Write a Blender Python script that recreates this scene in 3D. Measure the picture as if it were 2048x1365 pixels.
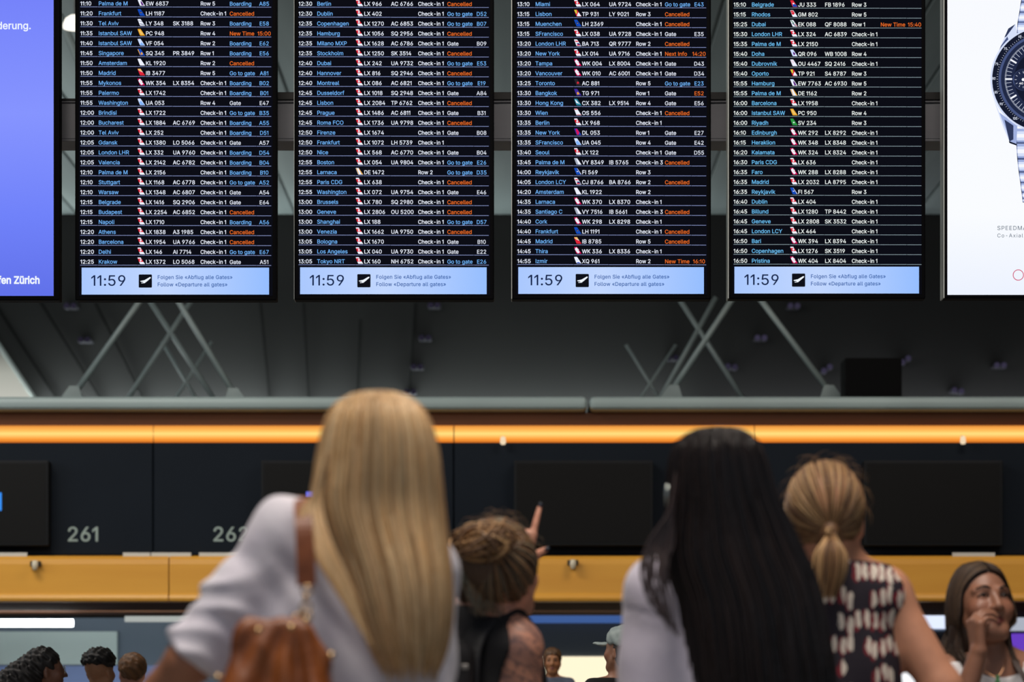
import bpy, bmesh, math, random, os
import numpy as np
from mathutils import Vector, Matrix
from mathutils.geometry import delaunay_2d_cdt

for o in list(bpy.data.objects): bpy.data.objects.remove(o)
scene = bpy.context.scene
COL = scene.collection
random.seed(7)
RNG = np.random.default_rng(11)

# ------------------------------------------------------------------ camera
FPX = 5689.0          # focal length in pixels of the 2048 wide frame (100 mm lens)
CAMZ = 1.12           # the photographer kneels
HOR = 1430.0          # row of the horizon
cam = bpy.data.objects.new('camera', bpy.data.cameras.new('camera'))
COL.objects.link(cam)
cam.location = (0, 0, CAMZ)
cam.rotation_euler = (math.radians(90), 0, 0)
cam.data.sensor_width = 36
cam.data.lens = FPX / 2048 * 36
cam.data.shift_y = (HOR - 682.5) / 2048
cam.data.clip_start = 0.1
cam.data.clip_end = 200
cam.data.dof.use_dof = True
cam.data.dof.focus_distance = 12.6
cam.data.dof.aperture_fstop = 4.3
cam.data.dof.aperture_blades = 9
scene.camera = cam

# ------------------------------------------------------------------ light
scene.view_settings.view_transform = 'Standard'
scene.view_settings.look = 'None'
scene.view_settings.exposure = 0.0
scene.view_settings.gamma = 1.0
scene.view_settings.use_curve_mapping = False
world = bpy.data.worlds.new('hall_daylight'); scene.world = world
world.use_nodes = True
world.node_tree.nodes['Background'].inputs[0].default_value = (0.80, 0.88, 1.0, 1)
world.node_tree.nodes['Background'].inputs[1].default_value = 0.30

def area(name, loc, target, sx, sy, power, col):
    l = bpy.data.lights.new(name, 'AREA'); l.shape = 'RECTANGLE'
    l.size = sx; l.size_y = sy; l.energy = power; l.color = col
    o = bpy.data.objects.new(name, l); COL.objects.link(o)
    o.location = loc
    o.rotation_euler = (Vector(target) - Vector(loc)).to_track_quat('-Z', 'Y').to_euler()
    return o
# added unseen area lights: overhead for people and counter front, one at the left
area('overhead_fill', (-1.2, 3.0, 8.6), (-0.6, 5.2, 1.2), 2.6, 2.6, 380, (1.0, 0.90, 0.80))
area('overhead_fill', (1.5, 5.6, 8.8), (1.0, 7.0, 1.2), 2.4, 2.4, 300, (1.0, 0.88, 0.78))
area('overhead_fill', (-6.5, 24.0, 9.4), (-3.5, 31.0, 3.0), 6.0, 2.0, 560, (1.0, 0.93, 0.84))  # this and the next added to brighten the counter front
area('overhead_fill', (5.0, 24.5, 9.4), (5.0, 31.0, 2.4), 5.0, 1.5, 270, (1.0, 0.90, 0.80))
area('overhead_fill', (-5.0, 17.0, 9.2), (-4.0, 17.0, 1.0), 3.0, 3.0, 260, (1.0, 0.92, 0.84))
area('left_ceiling_fill', (-17.5, 24.0, 6.5), (-4.0, 34.0, 9.8), 12.0, 3.0, 650, (0.86, 0.95, 1.0))  # added to brighten the ceiling at the left; no window is built there

# ------------------------------------------------------------------ helpers
def P(px, py, Y):
    """world point that stands at depth Y on the sight line of pixel (px, py)"""
    return Vector(((px - 1024) * Y / FPX, Y, CAMZ + (HOR - py) * Y / FPX))
def S(Y): return Y / FPX
def lin(c):
    out = []
    for v in c[:3]:
        v /= 255.0
        out.append(v / 12.92 if v <= 0.04045 else ((v + 0.055) / 1.055) ** 2.4)
    return (*out, 1.0)

MATS = {}
def mat(name, rgb, rough=0.6, metal=0.0, noise=None, bump=0.0, bscale=60.0, spec=0.5, stretch=None, sheen=0.0, alpha=None):
    """principled material; noise = (rgb2, scale, detail) mixes a second colour in"""
    if name in MATS: return MATS[name]
    m = bpy.data.materials.new(name); m.use_nodes = True
    nt = m.node_tree; b = nt.nodes['Principled BSDF']
    b.inputs['Base Color'].default_value = lin(rgb)
    b.inputs['Roughness'].default_value = rough
    b.inputs['Metallic'].default_value = metal
    b.inputs['Specular IOR Level'].default_value = spec
    if sheen: b.inputs['Sheen Weight'].default_value = sheen
    tc = nt.nodes.new('ShaderNodeTexCoord'); mp = nt.nodes.new('ShaderNodeMapping')
    nt.links.new(tc.outputs['Object'], mp.inputs[0])
    if stretch: mp.inputs['Scale'].default_value = stretch
    if noise:
        n = nt.nodes.new('ShaderNodeTexNoise'); n.inputs['Scale'].default_value = noise[1]
        n.inputs['Detail'].default_value = noise[2] if len(noise) > 2 else 3
        r = nt.nodes.new('ShaderNodeValToRGB')
        r.color_ramp.elements[0].position = 0.36; r.color_ramp.elements[1].position = 0.66
        r.color_ramp.elements[0].color = lin(rgb); r.color_ramp.elements[1].color = lin(noise[0])
        nt.links.new(mp.outputs[0], n.inputs['Vector']); nt.links.new(n.outputs[0], r.inputs[0])
        nt.links.new(r.outputs[0], b.inputs['Base Color'])
    if bump:
        n2 = nt.nodes.new('ShaderNodeTexNoise'); n2.inputs['Scale'].default_value = bscale
        bp = nt.nodes.new('ShaderNodeBump'); bp.inputs['Strength'].default_value = bump; bp.inputs['Distance'].default_value = 0.01
        nt.links.new(mp.outputs[0], n2.inputs['Vector']); nt.links.new(n2.outputs[0], bp.inputs['Height'])
        nt.links.new(bp.outputs[0], b.inputs['Normal'])
    MATS[name] = m
    return m
def glow(name, rgb, strength=1.0):
    if name in MATS: return MATS[name]
    m = bpy.data.materials.new(name); m.use_nodes = True
    nt = m.node_tree; nt.nodes.clear()
    e = nt.nodes.new('ShaderNodeEmission'); o = nt.nodes.new('ShaderNodeOutputMaterial')
    e.inputs[0].default_value = lin(rgb); e.inputs[1].default_value = strength
    nt.links.new(e.outputs[0], o.inputs[0])
    MATS[name] = m
    return m
def glow_ramp(name, stops, axis=2, lo=0.0, hi=1.0, strength=1.0):
    """light-giving surface whose colour runs along one object axis"""
    m = bpy.data.materials.new(name); m.use_nodes = True
    nt = m.node_tree; nt.nodes.clear()
    e = nt.nodes.new('ShaderNodeEmission'); o = nt.nodes.new('ShaderNodeOutputMaterial')
    tc = nt.nodes.new('ShaderNodeTexCoord'); sp = nt.nodes.new('ShaderNodeSeparateXYZ'); mr = nt.nodes.new('ShaderNodeMapRange')
    r = nt.nodes.new('ShaderNodeValToRGB')
    mr.inputs[1].default_value = lo; mr.inputs[2].default_value = hi
    nt.links.new(tc.outputs['Object'], sp.inputs[0]); nt.links.new(sp.outputs[axis], mr.inputs[0])
    nt.links.new(mr.outputs[0], r.inputs[0]); nt.links.new(r.outputs[0], e.inputs[0]); nt.links.new(e.outputs[0], o.inputs[0])
    cr = r.color_ramp
    cr.elements[0].position = stops[0][0]; cr.elements[0].color = lin(stops[0][1])
    cr.elements[1].position = stops[-1][0]; cr.elements[1].color = lin(stops[-1][1])
    for p, c in stops[1:-1]:
        k = cr.elements.new(p); k.color = lin(c)
    e.inputs[1].default_value = strength
    MATS[name] = m
    return m

def obj(name, me, m=None, parent=None, smooth=False, loc=None):
    o = bpy.data.objects.new(name, me); COL.objects.link(o)
    if m is not None:
        for k in (m if isinstance(m, (list, tuple)) else [m]): me.materials.append(k)
    if smooth: me.polygons.foreach_set('use_smooth', np.ones(len(me.polygons), bool))
    if parent is not None: o.parent = parent
    if loc is not None: o.location = loc
    return o
def empty(name, loc, label, cat, group=None):
    o = bpy.data.objects.new(name, None); COL.objects.link(o); o.location = loc
    o.empty_display_size = 0.1
    o['label'] = label; o['category'] = cat
    if group: o['group'] = group
    return o
def tag(o, label, cat, group=None):
    o['label'] = label; o['category'] = cat
    if group: o['group'] = group
    return o
def structure(o): o['kind'] = 'structure'; return o

def mesh(V, F, name='shape'):
    me = bpy.data.meshes.new(name); me.from_pydata([tuple(v) for v in V], [], [tuple(f) for f in F]); me.update()
    return me
def box_mesh(x0, x1, y0, y1, z0, z1, bevel=0.0, seg=2):
    bm = bmesh.new()
    bmesh.ops.create_cube(bm, size=1.0)
    bmesh.ops.scale(bm, vec=(x1 - x0, y1 - y0, z1 - z0), verts=bm.verts)
    bmesh.ops.translate(bm, vec=((x0 + x1) / 2, (y0 + y1) / 2, (z0 + z1) / 2), verts=bm.verts)
    if bevel: bmesh.ops.bevel(bm, geom=bm.edges[:], offset=bevel, segments=seg, affect='EDGES', profile=0.6)
    me = bpy.data.meshes.new('box'); bm.to_mesh(me); bm.free()
    return me
def pbox(name, px0, px1, py0, py1, Y, depth, m, parent=None, base=Vector((0, 0, 0)), bevel=0.0):
    """box whose front face covers a rectangle seen at depth Y, going back by depth"""
    a = P(px0, py1, Y); b = P(px1, py0, Y)
    me = box_mesh(a.x - base.x, b.x - base.x, Y - base.y, Y + depth - base.y, a.z - base.z, b.z - base.z, bevel)
    return obj(name, me, m, parent)
def tube_mesh(pts, r, sides=10, caps=True, closed=False):
    """tube along pts; r a number or a list"""
    pts = [Vector(p) for p in pts]; n = len(pts)
    rr = r if isinstance(r, (list, tuple, np.ndarray)) else [r] * n
    V = []; F = []
    up = None
    for i, p in enumerate(pts):
        if closed: t = pts[(i + 1) % n] - pts[i - 1]
        else: t = pts[min(i + 1, n - 1)] - pts[max(i - 1, 0)]
        t.normalize()
        if up is None: up = t.orthogonal().normalized()
        up = (up - t * up.dot(t)); up = up.normalized() if up.length > 1e-6 else t.orthogonal().normalized()
        w = t.cross(up)
        for k in range(sides):
            a = 2 * math.pi * k / sides
            V.append(p + (up * math.cos(a) + w * math.sin(a)) * rr[i])
    m = n if closed else n - 1
    for i in range(m):
        j = (i + 1) % n
        for k in range(sides):
            k2 = (k + 1) % sides
            F.append((i * sides + k, i * sides + k2, j * sides + k2, j * sides + k))
    if caps and not closed:
        F.append(tuple(range(sides))[::-1]); F.append(tuple(range((n - 1) * sides, n * sides)))
    return mesh(V, F, 'tube')
def lathe_mesh(prof, n=24):
    V = []; F = []
    for r, z in prof:
        for k in range(n):
            a = 2 * math.pi * k / n; V.append((r * math.cos(a), r * math.sin(a), z))
    for i in range(len(prof) - 1):
        for k in range(n):
            F.append((i * n + k, i * n + (k + 1) % n, (i + 1) * n + (k + 1) % n, (i + 1) * n + k))
    F.append(tuple(range(n))[::-1]); F.append(tuple(range((len(prof) - 1) * n, len(prof) * n)))
    return mesh(V, F, 'turned')
def join_meshes(lst):
    V = []; F = []; M = []
    for me, mi in lst:
        b = len(V)
        V += [tuple(v.co) for v in me.vertices]
        for p in me.polygons: F.append(tuple(b + i for i in p.vertices)); M.append(mi)
        bpy.data.meshes.remove(me)
    me = mesh(V, F, 'joined'); me.polygons.foreach_set('material_index', M)
    return me

# ------------------------------------------------------------------ the hall
m_floor = mat('polished_stone_floor', (120, 118, 112), 0.25, noise=((104, 102, 98), 1.5, 4), bump=0.02, bscale=8)
m_ceil = mat('corrugated_ceiling', (112, 122, 122), 0.7, noise=((98, 108, 109), 0.7, 2), bump=0.05, bscale=4, stretch=(3, .2, 1))
m_wallb = mat('dark_upper_wall', (17, 18, 18), 0.8, noise=((14, 15, 16), 0.5, 3), bump=0.04, bscale=6)
m_side = mat('side_wall_plaster', (78, 82, 84), 0.8, noise=((70, 74, 77), 0.4, 3), bump=0.04, bscale=9)
CEIL = 9.9
structure(obj('floor', box_mesh(-19, 19, -8, 50, -0.2, 0), m_floor))
ceil = structure(obj('ceiling', box_mesh(-19, 19, -2, 50, CEIL + 0.06, CEIL + 0.3), m_ceil))
rib = None
for k in range(58):      # long ceiling boards, running away from the boards at a slight angle
    x = -18.2 + k * 0.64
    if rib is None:
        rib = box_mesh(-0.30, 0.30, 12, 49.9, CEIL, CEIL + 0.07, 0.012, 1); rib.materials.append(m_ceil)
    o = obj('plank', rib, None, ceil, loc=(x, 0, 0))
structure(obj('wall_back', box_mesh(-19, 19, 50, 50.3, 0, CEIL + 0.3), m_wallb))
structure(obj('wall_left', box_mesh(-19.3, -19, -2, 50.3, 0, CEIL + 0.3), m_side))
structure(obj('wall_right', box_mesh(19, 19.3, -2, 50.3, 0, CEIL + 0.3), m_side))

# upper wall: slanting cover strips and the bright slanted window at the left
m_batten = mat('dark_cover_strip', (11, 12, 12), 0.8, bump=0.02, spec=.2)
for (xa, ya, xb, yb) in [(-40, 560, 118, 806), (78, 600, 205, 806), (190, 606, 290, 806), (520, 606, 540, 806), (606, 606, 618, 806), (720, 640, 715, 806), (830, 606, 818, 806)]:
    a = P(xa, ya, 49.95); b = P(xb, yb, 49.95)
    structure(obj('trim_strip', tube_mesh([a, b], 0.028, 6), m_batten))
wv = [P(-330, 300, 49.8), P(-262, 300, 49.8), P(74, 806, 49.8), P(-330, 806, 49.8)]
wb = [v + Vector((0, 0.15, 0)) for v in wv]
m_pane = glow_ramp('bright_window_pane', [(0.0, (205, 205, 195)), (0.35, (176, 178, 168)), (0.62, (112, 114, 108)), (1.0, (70, 72, 70))], 2, wv[2].z, P(0, 640, 49.8).z, 0.9)
win = structure(obj('window_1', mesh(wv + wb, [(3, 2, 1, 0), (4, 5, 6, 7), (0, 1, 5, 4), (1, 2, 6, 5), (2, 3, 7, 6), (3, 0, 4, 7)]), m_pane))
obj('window_frame', tube_mesh([wv[1], wv[2]], 0.05, 6), mat('window_frame_metal', (120, 126, 124), 0.5, 0.3, bump=0.02), win)

# ------------------------------------------------------------------ check-in front
YC = 31.0
m_ledge = mat('painted_metal_ledge', (150, 166, 166), 0.45, 0.1, noise=((138, 152, 153), 0.6, 2), bump=0.02, bscale=12)
m_cove = mat('cove_wood', (138, 84, 46), 0.5, noise=((120, 72, 38), 3, 4), bump=0.03, bscale=20, stretch=(.2, 1, 3))
m_navy = mat('navy_panel', (22, 29, 38), 0.65, noise=((19, 26, 35), 0.8, 3), bump=0.03, bscale=30, spec=.12)
m_must = mat('mustard_panel', (236, 172, 66), 0.38, noise=((226, 160, 58), 1.2, 3), bump=0.015, bscale=6, stretch=(.3, 1, 3))
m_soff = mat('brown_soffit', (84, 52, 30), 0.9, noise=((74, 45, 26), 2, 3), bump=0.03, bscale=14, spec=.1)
lz = lambda py, Y=YC: CAMZ + (HOR - py) * S(Y)
XL, XR = -14.0, 14.0
JX = P(1176, 800, YC).x
for nm, x0, x1 in (('trim_1', XL, JX - .012), ('trim_4', JX + .012, XR)):
    structure(obj(nm, box_mesh(x0, x1, YC - 0.18, 36.5, lz(823), lz(797), 0.06, 3), m_ledge))
structure(obj('trim_2', box_mesh(XL, XR, YC + 0.10, YC + 0.4, lz(852), lz(824)), m_cove))
strip_glow = glow_ramp('amber_light', [(0.0, (196, 96, 24)), (0.22, (240, 150, 56)), (0.5, (255, 214, 124)), (0.62, (250, 186, 92)), (1.0, (214, 124, 44))], 2, -0.1, 0.1, 1.15)
SEAMS = [305 + 602.5 * k for k in range(-4, 6)]
for i in range(len(SEAMS) - 1):
    a, b = P(SEAMS[i], 867, YC), P(SEAMS[i + 1], 867, YC)
    n = 10; h = S(YC) * 17
    V = []; F = []
    for x in (0.006, b.x - a.x - 0.006):
        for k in range(n + 1):
            t = math.pi * (k / n - 0.5); V.append((x, -0.06 * math.cos(t), h * math.sin(t)))
    for k in range(n): F.append((k, k + 1, n + 1 + k + 1, n + 1 + k))
    F.append(tuple(range(n + 1))); F.append(tuple(range(n + 1, 2 * n + 2))[::-1])
    F.append((0, n + 1, 2 * n + 1, n))
    o = obj('light_strip', mesh(V, F), strip_glow, loc=(a.x, YC + 0.10, a.z), smooth=False)
    tag(o, 'long amber glowing light strip running above the navy check-in panels', 'light strip', 'amber light strips above the navy panels')
wallc = structure(obj('wall_counter', box_mesh(XL, XR, YC + 0.12, YC + 0.4, lz(1112), lz(884)), m_navy))
for i in range(len(SEAMS) - 1):
    a = P(SEAMS[i] + 1.2, 1110, YC); b = P(SEAMS[i + 1] - 1.2, 885, YC)
    obj('panel', box_mesh(a.x, b.x, YC + 0.06, YC + 0.12, a.z, b.z, 0.008, 1), m_navy, wallc)
# mustard bulkhead below the panels, its brown underside going back over the desks
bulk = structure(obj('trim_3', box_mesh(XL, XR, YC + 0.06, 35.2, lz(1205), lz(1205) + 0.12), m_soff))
prof = [(0.12, 1112), (0.02, 1112), (-0.05, 1114), (-0.09, 1120), (-0.10, 1130), (-0.10, 1188), (-0.115, 1192), (-0.125, 1198), (-0.115, 1203), (-0.09, 1205), (0.12, 1205)]
SE2 = [340 + 602.5 * k for k in range(-4, 6)]
for i in range(len(SE2) - 1):
    xa = P(SE2[i], 0, YC).x + 0.006; xb = P(SE2[i + 1], 0, YC).x - 0.006
    V = [(x, YC + d, lz(py)) for x in (xa, xb) for d, py in prof]; n = len(prof)
    F = [(k + 1, k, n + k, n + k + 1) for k in range(n - 1)] + [tuple(range(n)), tuple(range(n, 2 * n))[::-1], (0, n - 1, 2 * n - 1, n)]
    obj('bulkhead_panel', mesh(V, F), m_must, bulk)
m_reflect = mat('reflection_white', (214, 210, 200), 0.6, bump=0.02)  # white strips stand in for lamp reflections on the bulkhead's top edge
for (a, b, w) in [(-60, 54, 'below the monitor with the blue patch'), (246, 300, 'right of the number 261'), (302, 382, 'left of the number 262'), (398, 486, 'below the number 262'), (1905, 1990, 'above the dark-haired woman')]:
    o = pbox('reflection_strip', a, b, 1106, 1116, YC - 0.05, 0.02, m_reflect)
    tag(o, 'slim white painted reflection on the mustard bulkhead ' + w, 'sign', 'painted reflections on the mustard bulkhead')
# little clip lamps on the bulkhead and on the light strip
m_lampw = mat('lamp_shell', (225, 214, 190), 0.4, bump=0.02); m_lampd = mat('lamp_bracket', (52, 40, 28), 0.5, bump=0.02)
for px, py, w in [(70, 1131, 'near the number 261'), (1146, 1129, 'right of the pointing hand')]:
    c = P(px, py, YC - 0.2)
    e = empty('clip_lamp', c, 'small pale clip lamp fixed on the mustard bulkhead ' + w, 'lamp', 'clip lamps on the mustard bulkhead')
    obj('shade', lathe_mesh([(0.012, .05), (0.03, .045), (0.036, 0.0), (0.024, -0.05), (0.01, -.055)], 14), m_lampw, e, True)
    obj('bracket', box_mesh(-0.06, 0.06, 0.03, 0.075, -0.012, 0.045, 0.006, 1), m_lampd, e)
for px, py, w in [(1006, 881, 'right of the blonde hair'), (1926, 880, 'right of the ponytail')]:
    c = P(px, py + 1.5, YC - 0.045)
    e = empty('small_spotlight', c, 'small pale spotlight at the rim of the amber strip ' + w, 'spotlight', 'spotlights on the amber strip')
    obj('head', lathe_mesh([(0.008, .05), (0.026, .04), (0.032, -0.02), (0.022, -0.04)], 14), glow('spot_white', (250, 226, 190), 0.95), e, True)
    obj('stem', tube_mesh([(0, 0, .04), (0, .11, .06)], 0.008, 6), m_lampd, e)

# monitors and desk numbers on the navy panels
m_mon = mat('monitor_black', (9, 9, 10), 0.6, bump=0.01, spec=.2); m_bez = mat('monitor_bezel', (20, 22, 25), 0.6, bump=0.01, spec=.2)
def monitor(px0, px1, label):
    e = empty('monitor', P((px0 + px1) / 2, 1090, YC), label, 'monitor', 'monitors over the check-in desks')
    b = e.location
    pbox('housing', px0, px1, 922, 1092, YC - 0.12, 0.175, m_bez, e, b, 0.012)
    pbox('screen', px0 + 6, px1 - 6, 928, 1086, YC - 0.126, 0.01, m_mon, e, b)
    return e
mo = monitor(-182, 97, 'black monitor on the navy panel next to the number 261, a bright blue patch lit')
pbox('lit_patch', -14, 3, 986, 1022, YC - 0.130, 0.004, glow('screen_blue', (60, 150, 255), 1.0), mo, mo.location)
mo = monitor(522, 800, 'black monitor on the navy panel beside the blonde woman, a violet patch lit')
pbox('lit_patch', 612, 640, 984, 996, YC - 0.130, 0.004, glow('screen_violet', (110, 116, 235), 1.0), mo, mo.location)
monitor(1028, 1306, 'black monitor on the navy panel behind the pointing hand')
monitor(1728, 2006, 'black monitor on the navy panel between the ponytail and the right wall')

# ------------------------------------------------------------------ lettering
def load_font():
    try:
        return bpy.data.fonts.load(os.path.join(bpy.utils.system_resource('DATAFILES'), 'fonts', 'Inter.woff2')), True
    except Exception:
        return None, False
FONT, IS_INTER = load_font()
def carea(c): x, y = c.T; return .5 * np.sum(x * np.roll(y, -1) - np.roll(x, -1) * y)
def build_outlines(chars):
    tmp = []
    def mk(s):
        c = bpy.data.curves.new('letter', 'FONT'); c.body = s; c.fill_mode = 'NONE'; c.resolution_u = 3
        if FONT: c.font = FONT
        o = bpy.data.objects.new('letter', c); COL.objects.link(o); tmp.append(o); return o
    pairs = {c: (mk(c), mk(c + '.')) for c in chars}; dot = mk('.')
    dg = bpy.context.evaluated_depsgraph_get()
    def cont(o):
        me = bpy.data.meshes.new_from_object(o.evaluated_get(dg))
        v = np.array([tuple(q.co)[:2] for q in me.vertices]); nxt = {e.vertices[0]: e.vertices[1] for e in me.edges}
        bpy.data.meshes.remove(me); seen = set(); out = []
        for s in nxt:
            if s in seen: continue
            c = []; k = s
            while k not in seen and k in nxt: seen.add(k); c.append(k); k = nxt[k]
            if len(c) > 2: out.append(v[c])
        return out
    d0 = min(c[:, 0].min() for c in cont(dot)); R = {}
    for ch, (a, b) in pairs.items():
        cs = cont(a); adv = max(c[:, 0].min() for c in cont(b)) - d0
        R[ch] = (cs, adv)
    for o in tmp:
        c = o.data; bpy.data.objects.remove(o); bpy.data.curves.remove(c)
    return R
OUT = build_outlines(sorted(set("0123456789:.-ABCDEFGHIJKLMNOPQRSTUVWXYZabcdefghijklmnopqrstuvwxyzü«»")))
CAP = OUT['H'][0][0][:, 1].max()
sw = 0.125 * CAP   # plain one and capital I without feet
sgn = np.sign(carea(OUT['H'][0][0]))
def poly(pts): c = np.array(pts, float); return c if np.sign(carea(c)) == sgn else c[::-1]
OUT['1'] = ([poly([(.40 * CAP - sw, 0), (.40 * CAP, 0), (.40 * CAP, CAP), (.40 * CAP - sw * .95, CAP), (.05 * CAP, CAP * .80), (.05 * CAP, CAP * .66), (.40 * CAP - sw, CAP * .85)])], .55 * CAP)
OUT['I'] = ([poly([(.12 * CAP, 0), (.12 * CAP + sw, 0), (.12 * CAP + sw, CAP), (.12 * CAP, CAP)])], .36 * CAP)
GC = {}
def glyph(ch, w):
    if (ch, w) in GC: return GC[ch, w]
    cs = OUT[ch][0]; out = []
    tot = np.sign(sum(carea(c) for c in cs))
    for c in cs:
        if w:
            t = np.roll(c, -1, 0) - c; t = t / (np.linalg.norm(t, axis=1)[:, None] + 1e-9)
            nr = np.stack([t[:, 1], -t[:, 0]], 1) * tot
            a = nr + np.roll(nr, 1, 0); l = (a ** 2).sum(1) / 2
            c = c + a / np.maximum(l, .35)[:, None] * w
        out.append(c)
    V = [Vector(p) for c in out for p in c]; E = []; b = 0
    for c in out:
        n = len(c); E += [(b + i, b + (i + 1) % n) for i in range(n)]; b += n
    r = delaunay_2d_cdt(V, E, [], 0, 1e-6)
    vv = np.array([tuple(q) for q in r[0]]); tri = np.array([tuple(q) for q in r[2]])
    cen = vv[tri].mean(1); wn = np.zeros(len(tri))
    for c in out:
        x0, y0 = c.T; x1, y1 = np.roll(c, -1, 0).T; cx = cen[:, 0:1]; cy = cen[:, 1:2]
        il = (x1 - x0) * (cy - y0) - (cx - x0) * (y1 - y0)
        wn += ((y0 <= cy) & (y1 > cy) & (il > 0)).sum(1) - ((y0 > cy) & (y1 <= cy) & (il < 0)).sum(1)
    GC[ch, w] = (vv, tri[wn != 0]); return GC[ch, w]
class Ink:
    """collects flat shapes in pixel units of a sheet, each with a material index"""
    def __init__(s): s.V = []; s.F = []; s.M = []; s.n = 0
    def poly(s, pts, mi, lift=0.0):
        s.V.append(np.array([(x, y, lift) for x, y in pts], float)); k = len(pts); s.F.append([tuple(range(s.n, s.n + k))]); s.M += [mi]; s.n += k
    def rect(s, x0, y0, x1, y1, mi): s.poly([(x0, y1), (x1, y1), (x1, y0), (x0, y0)], mi)
    def width(s, t, cap, xs, track=0): 
        k = cap / CAP; return sum((OUT[c][1] if c != ' ' else .38 * CAP) * k * xs + track for c in t)
    def text(s, t, x, y, cap, mi, w=0.0, xs=1.0, align='l', track=0.0):
        k = cap / CAP; W = s.width(t, cap, xs, track)
        if align == 'c': x -= W / 2
        if align == 'r': x -= W
        for c in t:
            if c == ' ': x += .38 * CAP * k * xs + track; continue
            v, tri = glyph(c, w)
            s.V.append(np.stack([v[:, 0] * k * xs + x, y - v[:, 1] * k, 0 * v[:, 0]], 1))
            s.F.append((tri + s.n)[:, ::-1].tolist()); s.M += [mi] * len(tri); s.n += len(v)
            x += OUT[c][1] * k * xs + track
        return x
    def build(s, name, Y, mats, parent, base, y_off=0.0):
        v = np.concatenate(s.V)
        X = (v[:, 0] - 1024) * S(Y) - base.x; Z = CAMZ + (HOR - v[:, 1]) * S(Y) - base.z
        pts = np.stack([X, Y - base.y + y_off - v[:, 2], Z], 1)
        me = bpy.data.meshes.new(name); me.from_pydata(pts.tolist(), [], [f for g in s.F for f in g]); me.update()
        o = obj(name, me, mats, parent)
        me.polygons.foreach_set('material_index', s.M)
        return o
print('CAP', CAP)

# desk numbers, flat letters on the navy panels
m_num = mat('number_white', (150, 166, 160), 0.6, bump=0.01)
for t, px in [('261', 133), ('262', 424)]:
    k = Ink(); k.text(t, px, 1083, 28, 0, 0.012, 1.02)
    o = k.build('desk_number', YC + 0.055, m_num, None, Vector((0, 0, 0)))
    o.parent = wallc

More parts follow.
